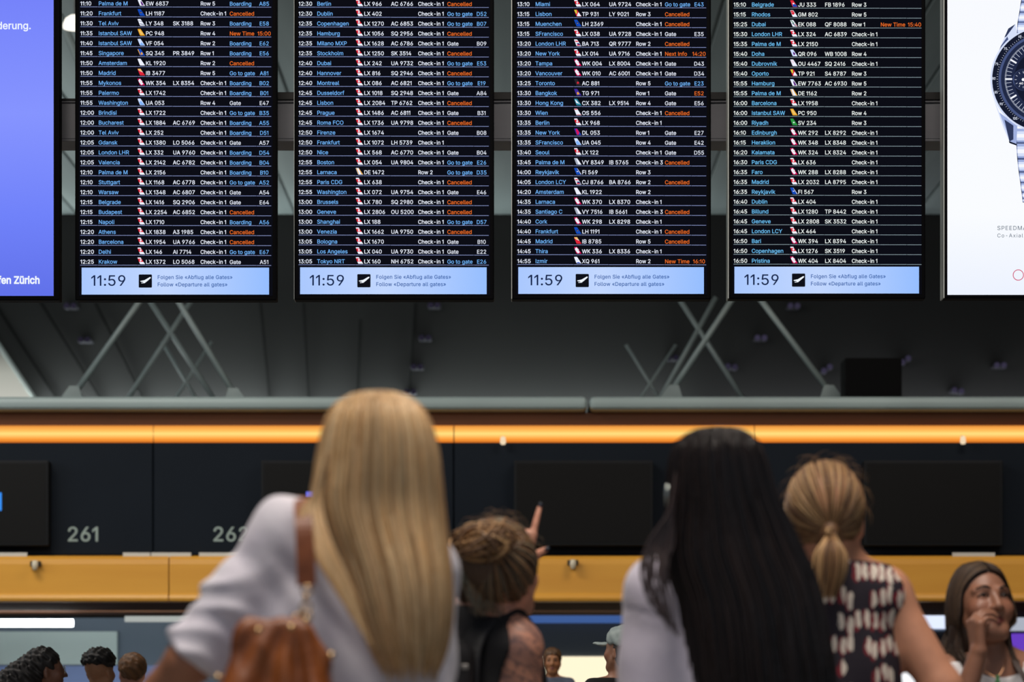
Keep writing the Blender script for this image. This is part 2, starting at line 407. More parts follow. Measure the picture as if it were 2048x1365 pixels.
# ------------------------------------------------------------------ departure boards
YD = 13.4
FL = ["""11:10|Palma de M|EW 6837||r5|B|A85
11:20|Frankfurt|LH 1187||1|C|
11:30|Tel Aviv|LY 348|SK 3188|r3|B|E58
11:35|Istanbul SAW|PC 948||r4|N|15:00
11:40|Istanbul SAW|VF 054||r2|B|E62
11:45|Singapore|SQ 345|PR 3849|r1|B|E56
11:50|Amsterdam|KL 1920||r2|C|
11:50|Madrid|IB 3477||r5|G|A81
11:55|Mykonos|WK 354|LX 8354|1|B|B02
11:55|Palermo|LX 1742||1|B|B01
11:55|Washington|UA 053||r4|g|E47
12:00|Brindisi|LX 1722||1|G|B35
12:00|Bucharest|LX 1884|AC 6769|1|B|A55
12:00|Tel Aviv|LX 252||1|B|D51
12:05|Gdansk|LX 1380|LO 5066|1|g|A57
12:05|London LHR|LX 332|UA 9760|1|B|D54
12:05|Valencia|LX 2142|AC 6782|1|B|B04
12:10|Palma de M|LX 2156||1|B|B10
12:10|Stuttgart|LX 1168|AC 6778|1|G|A52
12:10|Warsaw|LX 1348|AC 6807|1|g|A54
12:15|Belgrade|LX 1416|SQ 2906|1|g|E64
12:15|Budapest|LX 2254|AC 6852|1|C|
12:15|Napoli|LX 1710||1|B|A56
12:20|Athens|LX 1838|A3 1985|1|C|
12:20|Barcelona|LX 1954|UA 9766|1|C|
12:20|Delhi|LX 146|AI 7714|1|G|E67
12:25|Krakow|LX 1372|LO 5068|1|g|A51""",
"""12:30|Berlin|LX 966|AC 6766|1|C|
12:30|Dublin|LX 402||1|G|D52
12:35|Copenhagen|LX 1270|AC 6853|1|G|B07
12:35|Hamburg|LX 1056|SQ 2956|1|C|
12:35|Milano MXP|LX 1628|AC 6786|1|g|B09
12:35|Stockholm|LX 1250|SK 3514|1|C|
12:40|Dubai|LX 242|UA 9732|1|G|E53
12:40|Hannover|LX 816|SQ 2946|1|C|
12:40|Montreal|LX 086|AC 6821|1|G|E19
12:45|Dusseldorf|LX 1018|SQ 2948|1|g|A84
12:45|Lisbon|LX 2084|TP 6762|1|C|
12:45|Prague|LX 1486|AC 6811|1|g|B31
12:45|Roma FCO|LX 1736|UA 9798|1|C|
12:50|Firenze|LX 1674||1|g|B08
12:50|Frankfurt|LX 1072|LH 5739|1||
12:50|Nice|LX 568|AC 6770|1|g|B04
12:55|Boston|LX 054|UA 9804|1|G|E26
12:55|Larnaca|DE 1472||r2|G|D35
12:55|Paris CDG|LX 638||1|C|
12:55|Washington|LX 072|UA 9754|1|g|E46
13:00|Brussels|LX 780|SQ 2980|1|C|
13:00|Geneve|LX 2806|OU 5200|1|C|
13:00|Shanghai|LX 188||1|G|D57
13:00|Venezia|LX 1662|UA 9750|1|C|
13:05|Bologna|LX 1670||1|g|B10
13:05|Los Angeles|LX 040|UA 9730|1|g|E22
13:05|Tokyo NRT|LX 160|NH 6752|1|G|E26""",
"""13:10|Miami|LX 064|UA 9724|1|G|E43
13:15|Lisbon|TP 931|LY 9021|r3|C|
13:15|Muenchen|LH 2369||1|C|
13:15|SFrancisco|LX 038|UA 9728|1|g|E35
13:20|London LHR|BA 713|QR 9777|r2|C|
13:20|New York|LX 014|UA 9716|1|I|14:20
13:20|Tampa|WK 004|LX 8004|1|g|D43
13:20|Vancouver|WK 010|AC 6001|1|g|D34
13:25|Toronto|AC 881||r5|G|E23
13:30|Bangkok|TG 971||r1|g|E52!
13:30|Hong Kong|CX 382|LX 9514|r4|g|E56
13:30|Wien|OS 556||1|C|
13:35|Berlin|LX 968||1||
13:35|New York|DL 053||r1|g|E27
13:35|SFrancisco|UA 045||r4|g|E42
13:40|Seoul|LX 122||1|g|D55
13:45|Palma de M|VY 8349|IB 5765|3|C|
14:00|Reykjavik|FI 569||r3||
14:05|London LCY|CJ 8766|BA 8766|r2|C|
14:20|Amsterdam|KL 1922||r2||
14:35|Larnaca|WK 370|LX 8370|1||
14:35|Santiago C|VY 7516|IB 5661|3|C|
14:40|Cork|WK 298|LX 8298|1||
14:40|Frankfurt|LH 1191||1|C|
14:45|Madrid|IB 8785||r5|C|
14:45|Thira|WK 336|LX 8336|1||
14:55|Izmir|XQ 961||r2|N|16:10""",
"""15:10|Belgrade|JU 333|FB 1896|r3||
15:15|Rhodos|GM 802||r5||
15:25|Dubai|EK 088|QF 8088|r1|N|15:40
15:30|London LHR|LX 324|AC 6839|1||
15:35|Palma de M|LX 2150||1||
15:40|Doha|QR 096|WB 1008|r4||
15:40|Dubrovnik|OU 4467|SQ 2416|1||
15:40|Oporto|TP 921|S4 8787|r3||
15:55|Hamburg|EW 7763|AC 6930|r5||
15:55|Palma de M|DE 1162||r2||
16:00|Barcelona|LX 1958||1||
16:00|Istanbul SAW|PC 950||r4||
16:00|Riyadh|SV 234||r3||
16:10|Edinburgh|WK 292|LX 8292|1||
16:15|Heraklion|WK 348|LX 8348|1||
16:20|Kalamata|WK 324|LX 8324|1||
16:30|Paris CDG|LX 636||1||
16:35|Faro|WK 288|LX 8288|1||
16:35|Madrid|LX 2032|LA 8795|1||
16:35|Reykjavik|FI 567||r3||
16:40|Dublin|LX 404||1||
16:45|Billund|LX 1280|TP 8442|1||
16:45|Geneve|LX 2808|SK 3532|1||
16:45|London LCY|LX 464||1||
16:50|Bari|WK 394|LX 8394|1||
16:50|Copenhagen|LX 1276|SK 3519|1||
16:50|Pristina|WK 404|LX 8404|1||"""]
STAT = {'B': ('Boarding', 1), 'C': ('Cancelled', 2), 'G': ('Go to gate', 1), 'g': ('Gate', 0), 'N': ('New Time', 2), 'I': ('Next Info', 2)}
# time, place, tail, flight, second number, row, status, gate centre, end of the line
COLX = [(161, 197.2, 275.5, 291.6, 346, 401, 459.2, 528.7, 543.3), (597.3, 634, 711.6, 728, 782, 836, 894.3, 963.3, 978.2),
        (1034.4, 1070.5, 1148, 1163.8, 1217.8, 1271.5, 1329.3, 1398, 1412.8), (1467, 1502.8, 1580, 1595.6, 1649.2, 1703, 1760.5, 1828.8, 1843.2)]
ROWY = [(14.3, 531.0), (14.9, 530.3), (15.7, 529.8), (16.6, 529.1)]
EDGE = [(150, 553, 601), (588.5, 988, 600), (1024, 1422, 599), (1457.5, 1851, 598)]      # housing left, right, bottom
BAR = [(163.3, 538, 535.6, 589.4), (600.2, 973.3, 535.0, 588.6), (1036.6, 1407.8, 534.6, 588.0), (1469, 1838, 533.8, 587.2)]
TAILS = {  # base colour, then patches in the tail's own unit square (x right, y up)
 'LX': ('w', [('r', [(.04, .82), (.50, .82), (.80, .34), (.20, .34)]), ('w', [(.30, .64), (.56, .64), (.56, .52), (.30, .52)]), ('w', [(.37, .76), (.48, .76), (.48, .40), (.37, .40)])]),
 'WK': ('m', [('w', [(.10, .70), (.30, .98), (.44, .78), (.62, .66), (.60, .44), (.78, .22), (.52, .02), (.34, .26), (.22, .44)]), ('y', [(.38, .52), (.46, .58), (.50, .48), (.42, .42)])]),
 'LH': ('b', [('db', [(.30, .64), (.56, .60), (.62, .40), (.36, .30)]), ('y', [(.38, .50), (.56, .46), (.46, .40)])]),
 'EW': ('w', [('p', [(.38, .70), (.54, .66), (.86, .10), (.56, .04), (.44, .40)]), ('lb', [(.04, .98), (.38, .99), (.46, .86), (.2, .9)])]),
 'LY': ('w', [('k', [(.08, .80), (.62, .62), (.68, .54), (.12, .72)]), ('k', [(.28, .34), (.86, .20), (.92, .10), (.34, .22)])]),
 'PC': ('o', [('y', [(.14, .82), (.36, .82), (.78, .20), (.50, .14)])]),
 'VF': ('pl', [('lb', [(.30, .10), (.50, .50), (.80, .22), (.96, .03), (.4, .02)])]),
 'SQ': ('b', [('o', [(.44, .42), (.58, .52), (.74, .16), (.50, .08)]), ('o', [(.0, .9), (.10, .9), (.42, .06), (.34, .06)])]),
 'KL': ('w', []), 'VY': ('g', [('w', [(.30, .86), (.46, .86), (.98, .02), (.60, .02)])]),
 'IB': ('r', [('y', [(.02, .97), (.39, .98), (.66, .54), (.34, .70), (.1, .78)]), ('w', [(.12, .74), (.34, .68), (.66, .54), (.72, .44), (.36, .62)])]),
 'UA': ('pl', [('lb', [(.22, .40), (.44, .66), (.96, .02), (.40, .02)])]),
 'DE': ('w', [('o', [(.04, .9), (.14, .97), (.46, .02), (.38, .02)]), ('o', [(.34, .98), (.42, .95), (.98, .02), (.80, .02)])]),
 'TP': ('r', [('ye', [(.02, .97), (.32, .98), (.40, .46), (.26, .40)]), ('w', [(.44, .30), (.60, .62), (.98, .02), (.40, .02)])]),
 'BA': ('w', [('r', [(.10, .82), (.50, .78), (.62, .62), (.2, .62)]), ('db', [(.30, .44), (.70, .42), (.96, .05), (.5, .2)]), ('r', [(.34, .22), (.66, .22), (.80, .06), (.40, .03)])]),
 'AC': ('dk', [('r', [(.40, .56), (.56, .60), (.68, .40), (.56, .24), (.38, .30)])]),
 'TG': ('v', [('o', [(.36, .40), (.52, .56), (.74, .22), (.46, .10)])]),
 'CX': ('te', [('w', [(.14, .84), (.24, .84), (.56, .42), (.84, .20), (.30, .36)])]),
 'OS': ('w', [('r', [(.02, .97), (.39, .98), (.48, .84), (.06, .82)]), ('r', [(.32, .10), (.92, .10), (.98, .02), (.37, .02)])]),
 'DL': ('v', [('m', [(.20, .90), (.42, .90), (.70, .40), (.60, .04), (.42, .04)]), ('b', [(.70, .40), (.98, .02), (.62, .02)])]),
 'FI': ('b', [('w', [(.30, .50), (.60, .50), (.46, .36)]), ('w', [(.38, .98), (.44, .92), (.99, .02), (.90, .02)])]),
 'XQ': ('w', [('b', [(.30, .12), (.60, .22), (.96, .02), (.38, .02)]), ('lb', [(.28, .62), (.54, .56), (.48, .46)])]),
 'JU': ('r', [('b', [(.30, .40), (.72, .42), (.98, .02), (.38, .02)]), ('w', [(.34, .62), (.58, .56), (.50, .38), (.32, .42)])]),
 'GM': ('w', [('r', [(.04, .94), (.37, .95), (.62, .52), (.46, .30), (.24, .34)]), ('w', [(.24, .72), (.34, .74), (.34, .62)])]),
 'EK': ('w', [('gn', [(.04, .94), (.16, .96), (.56, .50), (.46, .44)]), ('k', [(.24, .48), (.34, .56), (.80, .06), (.70, .04)]), ('r', [(.56, .40), (.64, .42), (.98, .02), (.88, .02)])]),
 'QR': ('pl', [('p', [(.36, .56), (.50, .64), (.70, .34), (.62, .14), (.44, .24)]), ('w', [(.6, .2), (.7, .3), (.9, .06), (.6, .04)])]),
 'OU': ('w', [('rl', [(.16, .82), (.26, .82), (.28, .72), (.18, .72)]), ('rl', [(.34, .66), (.44, .66), (.46, .56), (.36, .56)]), ('rl', [(.30, .48), (.38, .48), (.40, .40), (.32, .40)])]),
 'SV': ('gr', [('w', [(.36, .44), (.50, .52), (.62, .42), (.50, .28)])]),
}
TAILS['CJ'] = TAILS['BA']
TC = {'w': (238, 242, 255), 'r': (222, 40, 58), 'm': (216, 22, 92), 'y': (240, 200, 110), 'ye': (204, 214, 60), 'b': (22, 76, 186), 'db': (14, 40, 110), 'p': (96, 40, 130),
      'lb': (130, 180, 250), 'pl': (206, 222, 255), 'k': (40, 60, 100), 'o': (238, 170, 50), 'g': (170, 178, 196), 'dk': (40, 38, 44), 'v': (66, 46, 150), 'te': (40, 132, 158),
      'gn': (40, 130, 70), 'gr': (46, 150, 66), 'rl': (235, 110, 120)}
TK = sorted(TC); TMATS = [glow('tail_' + k, TC[k], 1.0) for k in TK]
# seen shapes of the fin
FIN = [(0, .97), (.10, 1), (.40, 1), (1, 0), (.37, 0), (.30, .10)]
TMESH = {}
def tail_mesh(code):
    if code in TMESH: return TMESH[code]
    base, pats = TAILS[code]; sx, sy = 15.0 * S(YD), 13.2 * S(YD)
    V = []; F = []; M = []
    for z, (c, pts) in enumerate([(base, FIN)] + pats):
        b = len(V); V += [(x * sx, -0.0006 * z, y * sy) for x, y in pts]; F.append(tuple(range(b, b + len(pts)))); M.append(TK.index(c))
    me = mesh(V, F, 'tail'); 
    for k in TMATS: me.materials.append(k)
    me.polygons.foreach_set('material_index', M); TMESH[code] = me
    return me

m_case = mat('board_housing', (8, 8, 11), 0.5, noise=((9, 9, 12), 4, 2), bump=0.01, spec=.04)
m_alu = mat('aluminium_edge', (205, 210, 205), 0.35, 0.2, bump=0.01)
m_dark = glow('board_screen', (12, 13, 21), 1.0)
TXT = [(glow('letters_white', (236, 241, 255), 1.0), glow('letters_blue', (116, 184, 255), 1.0), glow('letters_orange', (242, 112, 40), 1.0), glow('rule_blue', (132, 144, 192), 1.0)),]
TXT.append(TXT[0]); TXT.append(TXT[0])
TXT.append((glow('letters_white_warm', (240, 246, 244), 1.0), glow('letters_cyan', (112, 196, 250), 1.0), TXT[0][2], glow('rule_green', (134, 152, 160), 1.0)))
LBL = ['black departure board listing 11:10 to 12:25, hung beside the violet advert screen',
       'black departure board listing flights from 12:30 Berlin down to 13:05 Tokyo NRT',
       'black departure board listing flights from 13:10 Miami down to 14:55 Izmir',
       'black departure board listing 15:10 to 16:50, hung beside the watch advert screen']
m_ink = [glow('clock_ink', (20, 36, 74), 1.0), glow('notice_ink', (28, 82, 158), 1.0), glow('icon_black', (14, 16, 24), 1.0), glow('icon_white', (240, 246, 255), 1.0)]
for d in range(4):
    l, r, bt = EDGE[d]; tx = COLX[d]; x0 = tx[0]
    B = empty('departure_board', P((l + r) / 2, bt, YD), LBL[d], 'departure board', 'departure boards hanging in a row'); b = B.location
    pbox('housing', l, r, -104, bt, YD, 0.085, m_case, B, b, 0.006)
    if d: pbox('side_trim', l - (0, .6, 1.3, 1.9)[d], l + 0.1, -104, bt - 1, YD + 0.004, 0.10, m_alu, B, b)
    pbox('screen', l + 8, r - 8, -96, bt - 9, YD - 0.003, 0.01, m_dark, B, b)
    y1, y2 = ROWY[d]; rows = FL[d].split('\n'); step = (y2 - y1) / (len(rows) - 1)
    for i, ln in enumerate(rows):
        tm, pl, f1, f2, rw, st, gt = ln.split('|'); y = y1 + i * step; t = y - 2.9
        k = Ink()
        k.text(tm, x0, t, 7.8, 0, .009, .99)
        k.text(pl, tx[1], t, 7.9, 1, .006, .983)
        k.text(f1, tx[3], t + .2, 7.8, 0, .009, .975)
        if f2: k.text(f2, tx[4], t + .2, 7.8, 0, .009, .975)
        k.text('Row ' + rw[1] if rw[0] == 'r' else 'Check-in ' + rw, tx[5], t + .3, 7.8, 0, .009, .945)
        ci = 0
        if st: s, ci = STAT[st]; k.text(s, tx[6], t + .6, 7.8, ci, .006, .98)
        if gt:
            if gt[-1] == '!': gt = gt[:-1]; ci = 2
            k.text(gt, tx[7], t + .6, 7.8, ci, .005, .97, 'c')
        xs = [tx[0], tx[1] - 1.3, tx[2], tx[3] - .5, tx[4] - .6, tx[5] - .6, tx[6] - .8, tx[7] - 15.2, tx[8]]
        for j in range(8): k.rect(xs[j], y - .52 + j * .10, xs[j + 1] - .7, y + .52 + j * .10, 3)
        ro = k.build('flight_row', YD, TXT[d], B, b, -0.006)
        c = P(tx[2], y - 1.9, YD) - b
        obj('airline_tail', tail_mesh(f1[:2]), None, ro, loc=(c.x, c.y - 0.0075, c.z))
    bx0, bx1, by0, by1 = BAR[d]
    w = (bx1 - bx0) * S(YD)
    bar_m = glow_ramp('clock_bar_%d' % d, [(0, (170, 200, 254)), (.45, (194, 215, 255)), (1, (150, 190, 255))], 0, P(bx0, 0, YD).x - b.x, P(bx1, 0, YD).x - b.x, 1.0)
    bar = pbox('clock_bar', bx0, bx1, by0, by1, YD - 0.006, 0.004, bar_m, B, b)
    k = Ink(); k.text('11:59', bx0 + 18.8, by0 + 36.8, 20.8, 0, 0.004, 1.06)
    k.build('clock_time', YD, m_ink, bar, b, -0.008)
    k = Ink(); k.text('Folgen Sie «Abflug alle Gates»', bx0 + 151.8, by0 + 23.4, 7.4, 1, 0.008, .98, track=.22); k.text('Follow «Departure all gates»', bx0 + 151.8, by0 + 38.0, 7.4, 1, 0.008, .98, track=.22)
    k.build('notice_text', YD, m_ink, bar, b, -0.008)
    k = Ink(); ix, iy = bx0 + 114.6, by0 + 14.2
    n = 26.4; q = 1.2
    k.poly([(ix + q, iy + n), (ix + n - q, iy + n), (ix + n, iy + n - q), (ix + n, iy + q), (ix + n - q, iy), (ix + q, iy), (ix, iy + q), (ix, iy + n - q)], 2)
    ic = k.build('takeoff_icon', YD, m_ink, bar, b, -0.008)
    k = Ink()
    for part in ([(.12, .50), (.45, .57), (.84, .80), (.91, .79), (.92, .73), (.60, .45), (.36, .42), (.14, .45)], [(.36, .43), (.60, .46), (.46, .34), (.22, .32), (.18, .36), (.34, .38)]):
        k.poly([(ix + x * n, iy + (1.0 - y) * n) for x, y in part][::-1], 3)
    k.build('aeroplane_sign', YD, m_ink, bar, b, -0.009)
    for px in (l + 90, r - 90):
        pbox('mount', px - 12, px + 12, 215, 270, YD + 0.085, 0.27, m_case, B, b)

# ------------------------------------------------------------------ advert screens at both ends
b0 = P(-150, 601, YD)
A = empty('advert_screen', b0, 'violet advert screen in a black frame with white words', 'advert screen'); b = A.location
pbox('housing', -290, 118.5, -104, 601, YD, 0.085, m_case, A, b, 0.006)
m_viol = glow_ramp('violet_picture', [(0, (96, 112, 232)), (.25, (112, 130, 250)), (.55, (134, 148, 255)), (.8, (122, 136, 252)), (1, (112, 124, 248))], 2, 0.0, 1.6, 1.0)
scr = pbox('screen', -280, 107, -96, 592, YD - 0.003, 0.01, m_viol, A, b)
k = Ink(); k.text('derung.', -6, 59, 14.2, 3, 0.014, 0.98); k.text('fen Zürich', -3.5, 568, 14.2, 3, 0.03, 0.90)
k.build('advert_words', YD, m_ink, scr, b, -0.008)
for px in (-200, 30): pbox('mount', px - 12, px + 12, 215, 270, YD + 0.085, 0.27, m_case, A, b)

b0 = P(2090, 598, YD)
A = empty('advert_screen', b0, 'white advert screen showing a steel watch, in a black frame', 'advert screen'); b = A.location
pbox('housing', 1889, 2292, -104, 597, YD, 0.085, m_case, A, b, 0.006)
pbox('side_trim', 1886.6, 1889.1, -104, 596, YD + 0.004, 0.10, m_alu, A, b)
m_white = glow_ramp('white_picture', [(0, (236, 242, 255)), (.25, (250, 252, 255)), (1, (248, 250, 255))], 2, 0.0, 1.6, 1.0)
scr = pbox('screen', 1895, 2284, -96, 590, YD - 0.003, 0.01, m_white, A, b)
for px in (1960, 2220): pbox('mount', px - 12, px + 12, 215, 270, YD + 0.085, 0.27, m_case, A, b)
# the pictured watch: flat shapes printed in light, drawn about its middle
WX, WY = 2087.0, 160.0
WMC = [(246, 248, 255), (214, 224, 250), (160, 176, 222), (96, 112, 160), (48, 58, 92), (22, 27, 46), (34, 42, 70), (72, 86, 130), (228, 236, 255), (14, 18, 32)]
WM = [glow('watch_%d' % i, c, 1.0) for i, c in enumerate(WMC)]
k = Ink()
def mirror(pts): return [(2 * WX - x, y) for x, y in pts][::-1]

def ring(r0, r1, mi, cx=WX, cy=WY, n=72, a0=0, a1=2 * math.pi):
    for i in range(n):
        a, c = a0 + (a1 - a0) * i / n, a0 + (a1 - a0) * (i + 1) / n
        k.poly([(cx + r1 * math.cos(a), cy + r1 * math.sin(a)), (cx + r1 * math.cos(c), cy + r1 * math.sin(c)), (cx + r0 * math.cos(c), cy + r0 * math.sin(c)), (cx + r0 * math.cos(a), cy + r0 * math.sin(a))], mi)
layers = []
def flush(name):
    global k
    o = k.build(name, YD, WM, scr, b, -0.006 - 0.0012 * len(layers)); layers.append(o); k = Ink()
# bracelet links above and below
def links(rows):
    for (ya, yb, xa, xb) in rows:
        for j, (t0, t1, mi) in enumerate([(0, .18, 2), (.18, .36, 1), (.36, .60, 0), (.60, .78, 1), (.78, .88, 2), (.88, .95, 3), (.95, 1, 4)]):
            y0, y3 = ya + (yb - ya) * t0, ya + (yb - ya) * t1
            x0, x3 = xa + (xb - xa) * t0, xa + (xb - xa) * t1
            k.poly([(x0, y0), (2 * WX - x0, y0), (2 * WX - x3, y3), (x3, y3)], mi)
            for q0, q1 in ((x0, x3), (2 * WX - x0 - 1.4, 2 * WX - x3 - 1.4)): k.poly([(q0, y0), (q0 + 1.4, y0), (q1 + 1.4, y3), (q1, y3)], min(mi + 2, 5), .0003)
links([(-20, 6, 2046, 2041), (6, 26, 2041, 2038), (26, 46, 2038, 2034.5), (46, 70, 2034.5, 2033)])
flush('bracelet')
links([(258, 288, 2030, 2032), (288, 320, 2032, 2034), (320, 346, 2034, 2037), (346, 367, 2037, 2040), (367, 386, 2040, 2042.5), (386, 398, 2042.5, 2044), (398, 406, 2044, 2045)])
flush('bracelet')
# lugs and case
LUGT = [([(2030, 49), (2034, 72), (2010, 96), (1995, 108), (2003, 88), (2016, 58)], 1), ([(2030, 49), (2016, 58), (2008, 76), (2012, 74), (2026, 55)], 4), ([(2010, 96), (1995, 108), (2001, 93), (2014, 74), (2018, 84)], 7)]
LUGB = [([(1986, 198), (1998, 226), (2032, 262), (2032, 288), (2018, 284), (2006, 256)], 1), ([(1998, 226), (2034, 252), (2032, 292), (2020, 288), (2012, 262)], 2), ([(2008, 240), (2026, 252), (2026, 280), (2018, 284)], 4), ([(2017, 283), (2032, 289), (2032, 292), (2018, 287)], 9)]
for lug in (LUGT, LUGB):
    for side in (0, 1):
        n0 = len(layers)
        for z, (pts, mi) in enumerate(lug): k.poly(mirror(pts) if side else pts, mi, .0002 * z)
        flush('lug'); layers.pop()
    layers.append(None)

k.poly([(WX + 107 * math.cos(2 * math.pi * i / 80), WY + 107 * math.sin(2 * math.pi * i / 80)) for i in range(80)][::-1], 1)
flush('case_rim')
k.poly([(WX + 103.5 * math.cos(2 * math.pi * i / 80), WY + 103.5 * math.sin(2 * math.pi * i / 80)) for i in range(80)][::-1], 5)
flush('bezel')
k.poly([(WX + 91 * math.cos(2 * math.pi * i / 80), WY + 91 * math.sin(2 * math.pi * i / 80)) for i in range(80)][::-1], 7)
flush('inner_ring')
k.poly([(WX + 86 * math.cos(2 * math.pi * i / 80), WY + 86 * math.sin(2 * math.pi * i / 80)) for i in range(80)][::-1], 6)
flush('dial')
k.poly([(WX + 60 * math.cos(2 * math.pi * i / 80), WY + 60 * math.sin(2 * math.pi * i / 80)) for i in range(80)][::-1], 5)
k.poly([(WX - 42 + 20 * math.cos(2 * math.pi * i / 40), WY + 1 + 22 * math.sin(2 * math.pi * i / 40)) for i in range(40)][::-1], 7)
flush('dial_centre')
k.poly([(WX - 42 + 18.6 * math.cos(2 * math.pi * i / 40), WY + 1 + 20.6 * math.sin(2 * math.pi * i / 40)) for i in range(40)][::-1], 6)
def tick(a, r0, r1, w, mi, cx=WX, cy=WY):
    c, s = math.cos(a), math.sin(a)
    k.poly([(cx + r0 * c - w * s, cy + r0 * s + w * c), (cx + r1 * c - w * s, cy + r1 * s + w * c), (cx + r1 * c + w * s, cy + r1 * s - w * c), (cx + r0 * c + w * s, cy + r0 * s - w * c)], mi)
flush('sub_dial')
for i in range(60):
    a = 2 * math.pi * i / 60
    if i % 5: tick(a, 66, 78, .35, 8)
    else: tick(a, 64, 78, 1.7, 0)
for i in range(300): tick(2 * math.pi * i / 300, 76, 79, .22, 8)
for i in range(120): tick(2 * math.pi * i / 120, 92.5, 95, .3, 8)
for i in range(12): tick(2 * math.pi * i / 12, 13, 17, .35, 8, WX - 42, WY + 1)
k.poly([(WX - 42 + 3 * math.cos(2 * math.pi * i / 16), WY + 1 + 3 * math.sin(2 * math.pi * i / 16)) for i in range(16)][::-1], 0)
for t, x, y in [('65', 2038.5, 76), ('70', 2009.5, 100.5), ('75', 1992, 131), ('80', 1986.5, 160), ('85', 1990.8, 187.5), ('90', 2001, 211), ('100', 2029, 240)]:
    k.text(t, x, y + 1.2, 5.0, 8, 0.01, .78, 'c')
k.text('40', 2041, 170.5, 4.0, 0, .02, 1.2, 'c'); k.text('6', 2048, 149, 4.2, 0, .02, 1.2, 'c')
flush('watch_markings'); layers[-1]['kind'] = 'stuff'
k = Ink(); ik = [glow('advert_grey', (62, 84, 104), 1.0), glow('advert_red', (206, 40, 92), 1.0)]
k.text('SPEEDMA', 1993.6, 461, 8.2, 0, 0.0, 1.0, track=.9); k.build('advert_line', YD, ik, scr, b, -0.008); k = Ink(); k.text('Co-Axial', 1993.6, 475.6, 7.4, 0, 0.0, 1.0, track=1.2)
k.build('advert_line', YD, ik, scr, b, -0.008); k = Ink(); ring(9.6, 11.0, 1, 2036, 551, 40)
k.build('red_ring', YD, ik, scr, b, -0.008)

# beam behind the screens, its black upper rail and the hangers
m_beam = mat('steel_beam', (150, 152, 160), 0.5, 0.1, noise=((138, 140, 148), 2, 3), bump=0.03, bscale=25, stretch=(.2, 1, 2))
m_rail = mat('black_rail', (14, 14, 16), 0.5, bump=0.02)
m_rod = mat('hanger_rod', (70, 74, 78), 0.45, 0.4, bump=0.01)
YB = YD + 0.36; sb = P(1024, 283, YB)
BM = empty('support_beam', sb, 'grey steel beam carrying the row of hanging screens', 'beam')
pbox('web', -330, 2330, 205, 278, YB, 0.2, m_beam, BM, sb, 0.004)
pbox('flange', -330, 2330, 200, 205, YB - 0.012, 0.23, m_beam, BM, sb, 0.004)
pbox('flange', -330, 2330, 278, 283, YB - 0.012, 0.23, m_beam, BM, sb, 0.004)
pbox('rail', 552, 2330, 184, 200, YB - 0.02, 0.1, m_rail, BM, sb, 0.004)
pbox('rail', -330, 552, 197, 200, YB - 0.02, 0.1, m_rail, BM, sb)
for px in (340, 1240, 1660, 780):
    a = P(px, 190, YB + 0.1) - sb
    obj('hanger', tube_mesh([a, (a.x, a.y, CEIL - sb.z)], 0.025, 8), m_rod, BM)

# ------------------------------------------------------------------ roof struts behind the ledge
m_strut = mat('pale_grey_strut', (124, 136, 136), 0.5, 0.1, bump=0.02, noise=((112, 124, 125), 3, 2))
def frame(segs, Y, r, label, plates=()):
    zb = lz(797) if Y < 36.6 else 0
    allp = [P(x, y, Y) for s in segs for x, y in s]
    e = empty('roof_strut_frame', Vector((sum(p.x for p in allp) / len(allp), Y, zb)), label, 'strut frame'); b = e.location
    for (p0, p1) in segs:
        obj('strut', tube_mesh([P(*p0, Y) - b, P(*p1, Y) - b], r, 10), m_strut, e, True)
    for (px, py, s) in plates:
        c = P(px, py, Y - 0.05) - b; h = 26 * S(Y); w = 17 * S(Y)
        V = [(c.x - w * 1.4, c.y, c.z - h * .5), (c.x + w * 1.4, c.y, c.z - h * .5), (c.x + w * (.9 if s > 0 else .2), c.y, c.z + h * .6), (c.x - w * (.2 if s > 0 else .9), c.y, c.z + h * .6)]
        V = V + [(x, y + .08, z) for x, y, z in V]
        obj('foot_plate', mesh(V, [(0, 1, 2, 3), (7, 6, 5, 4), (0, 4, 5, 1), (1, 5, 6, 2), (2, 6, 7, 3), (3, 7, 4, 0)]), m_strut, e)
    return e
frame([((140, 800), (332, 529)), ((480, 806), (312, 529))], 33, .034, 'pale grey pair of roof struts meeting above the first board, feet on the grey ledge', [(142, 788, 1), (472, 792, -1)])
frame([((232, 835), (400, 575)), ((452, 835), (292, 590))], 37.5, .034, 'grey crossing roof struts behind the first strut pair', ())
frame([((318, 850), (424, 684)), ((424, 850), (324, 684))], 39, .026, 'faint grey crossing roof struts farthest behind the first board', ())
frame([((1332, 800), (1500, 545)), ((1672, 800), (1480, 545))], 33, .034, 'pale grey pair of roof struts meeting above the fourth board, feet on the grey ledge', [(1342, 786, 1), (1664, 786, -1)])
frame([((1300, 835), (1432, 595)), ((1512, 838), (1352, 588))], 37.5, .034, 'grey crossing roof struts behind the strut pair of the fourth board', ())
frame([((1252, 690), (1352, 850)), ((1352, 690), (1246, 850))], 39, .024, 'faint grey crossing roof struts farthest behind the third board', ())
V3_ = lambda *q: Vector(q)
o = obj('lamp_glass', lathe_mesh([(.01, .07), (.035, .06), (.045, 0), (.035, -.06), (.01, -.07)], 14), glow('lamp_pale', (226, 236, 234), .8), None, True, loc=V3_(P(456, 0, 32.3).x, 32.3, lz(797) + .07))
o.name = 'ledge_lamp'; tag(o, 'small bright oval lamp on the ledge by the strut foot', 'lamp')
o = pbox('loudspeaker', 1690, 1804, 716, HOR - (lz(797) - CAMZ) / S(32.2), 32.2, 0.45, mat('loudspeaker_black', (5, 5, 6), 0.8, bump=0.03, spec=.1), None, bevel=0.015)
tag(o, 'square black loudspeaker cabinet standing on the grey ledge', 'loudspeaker')
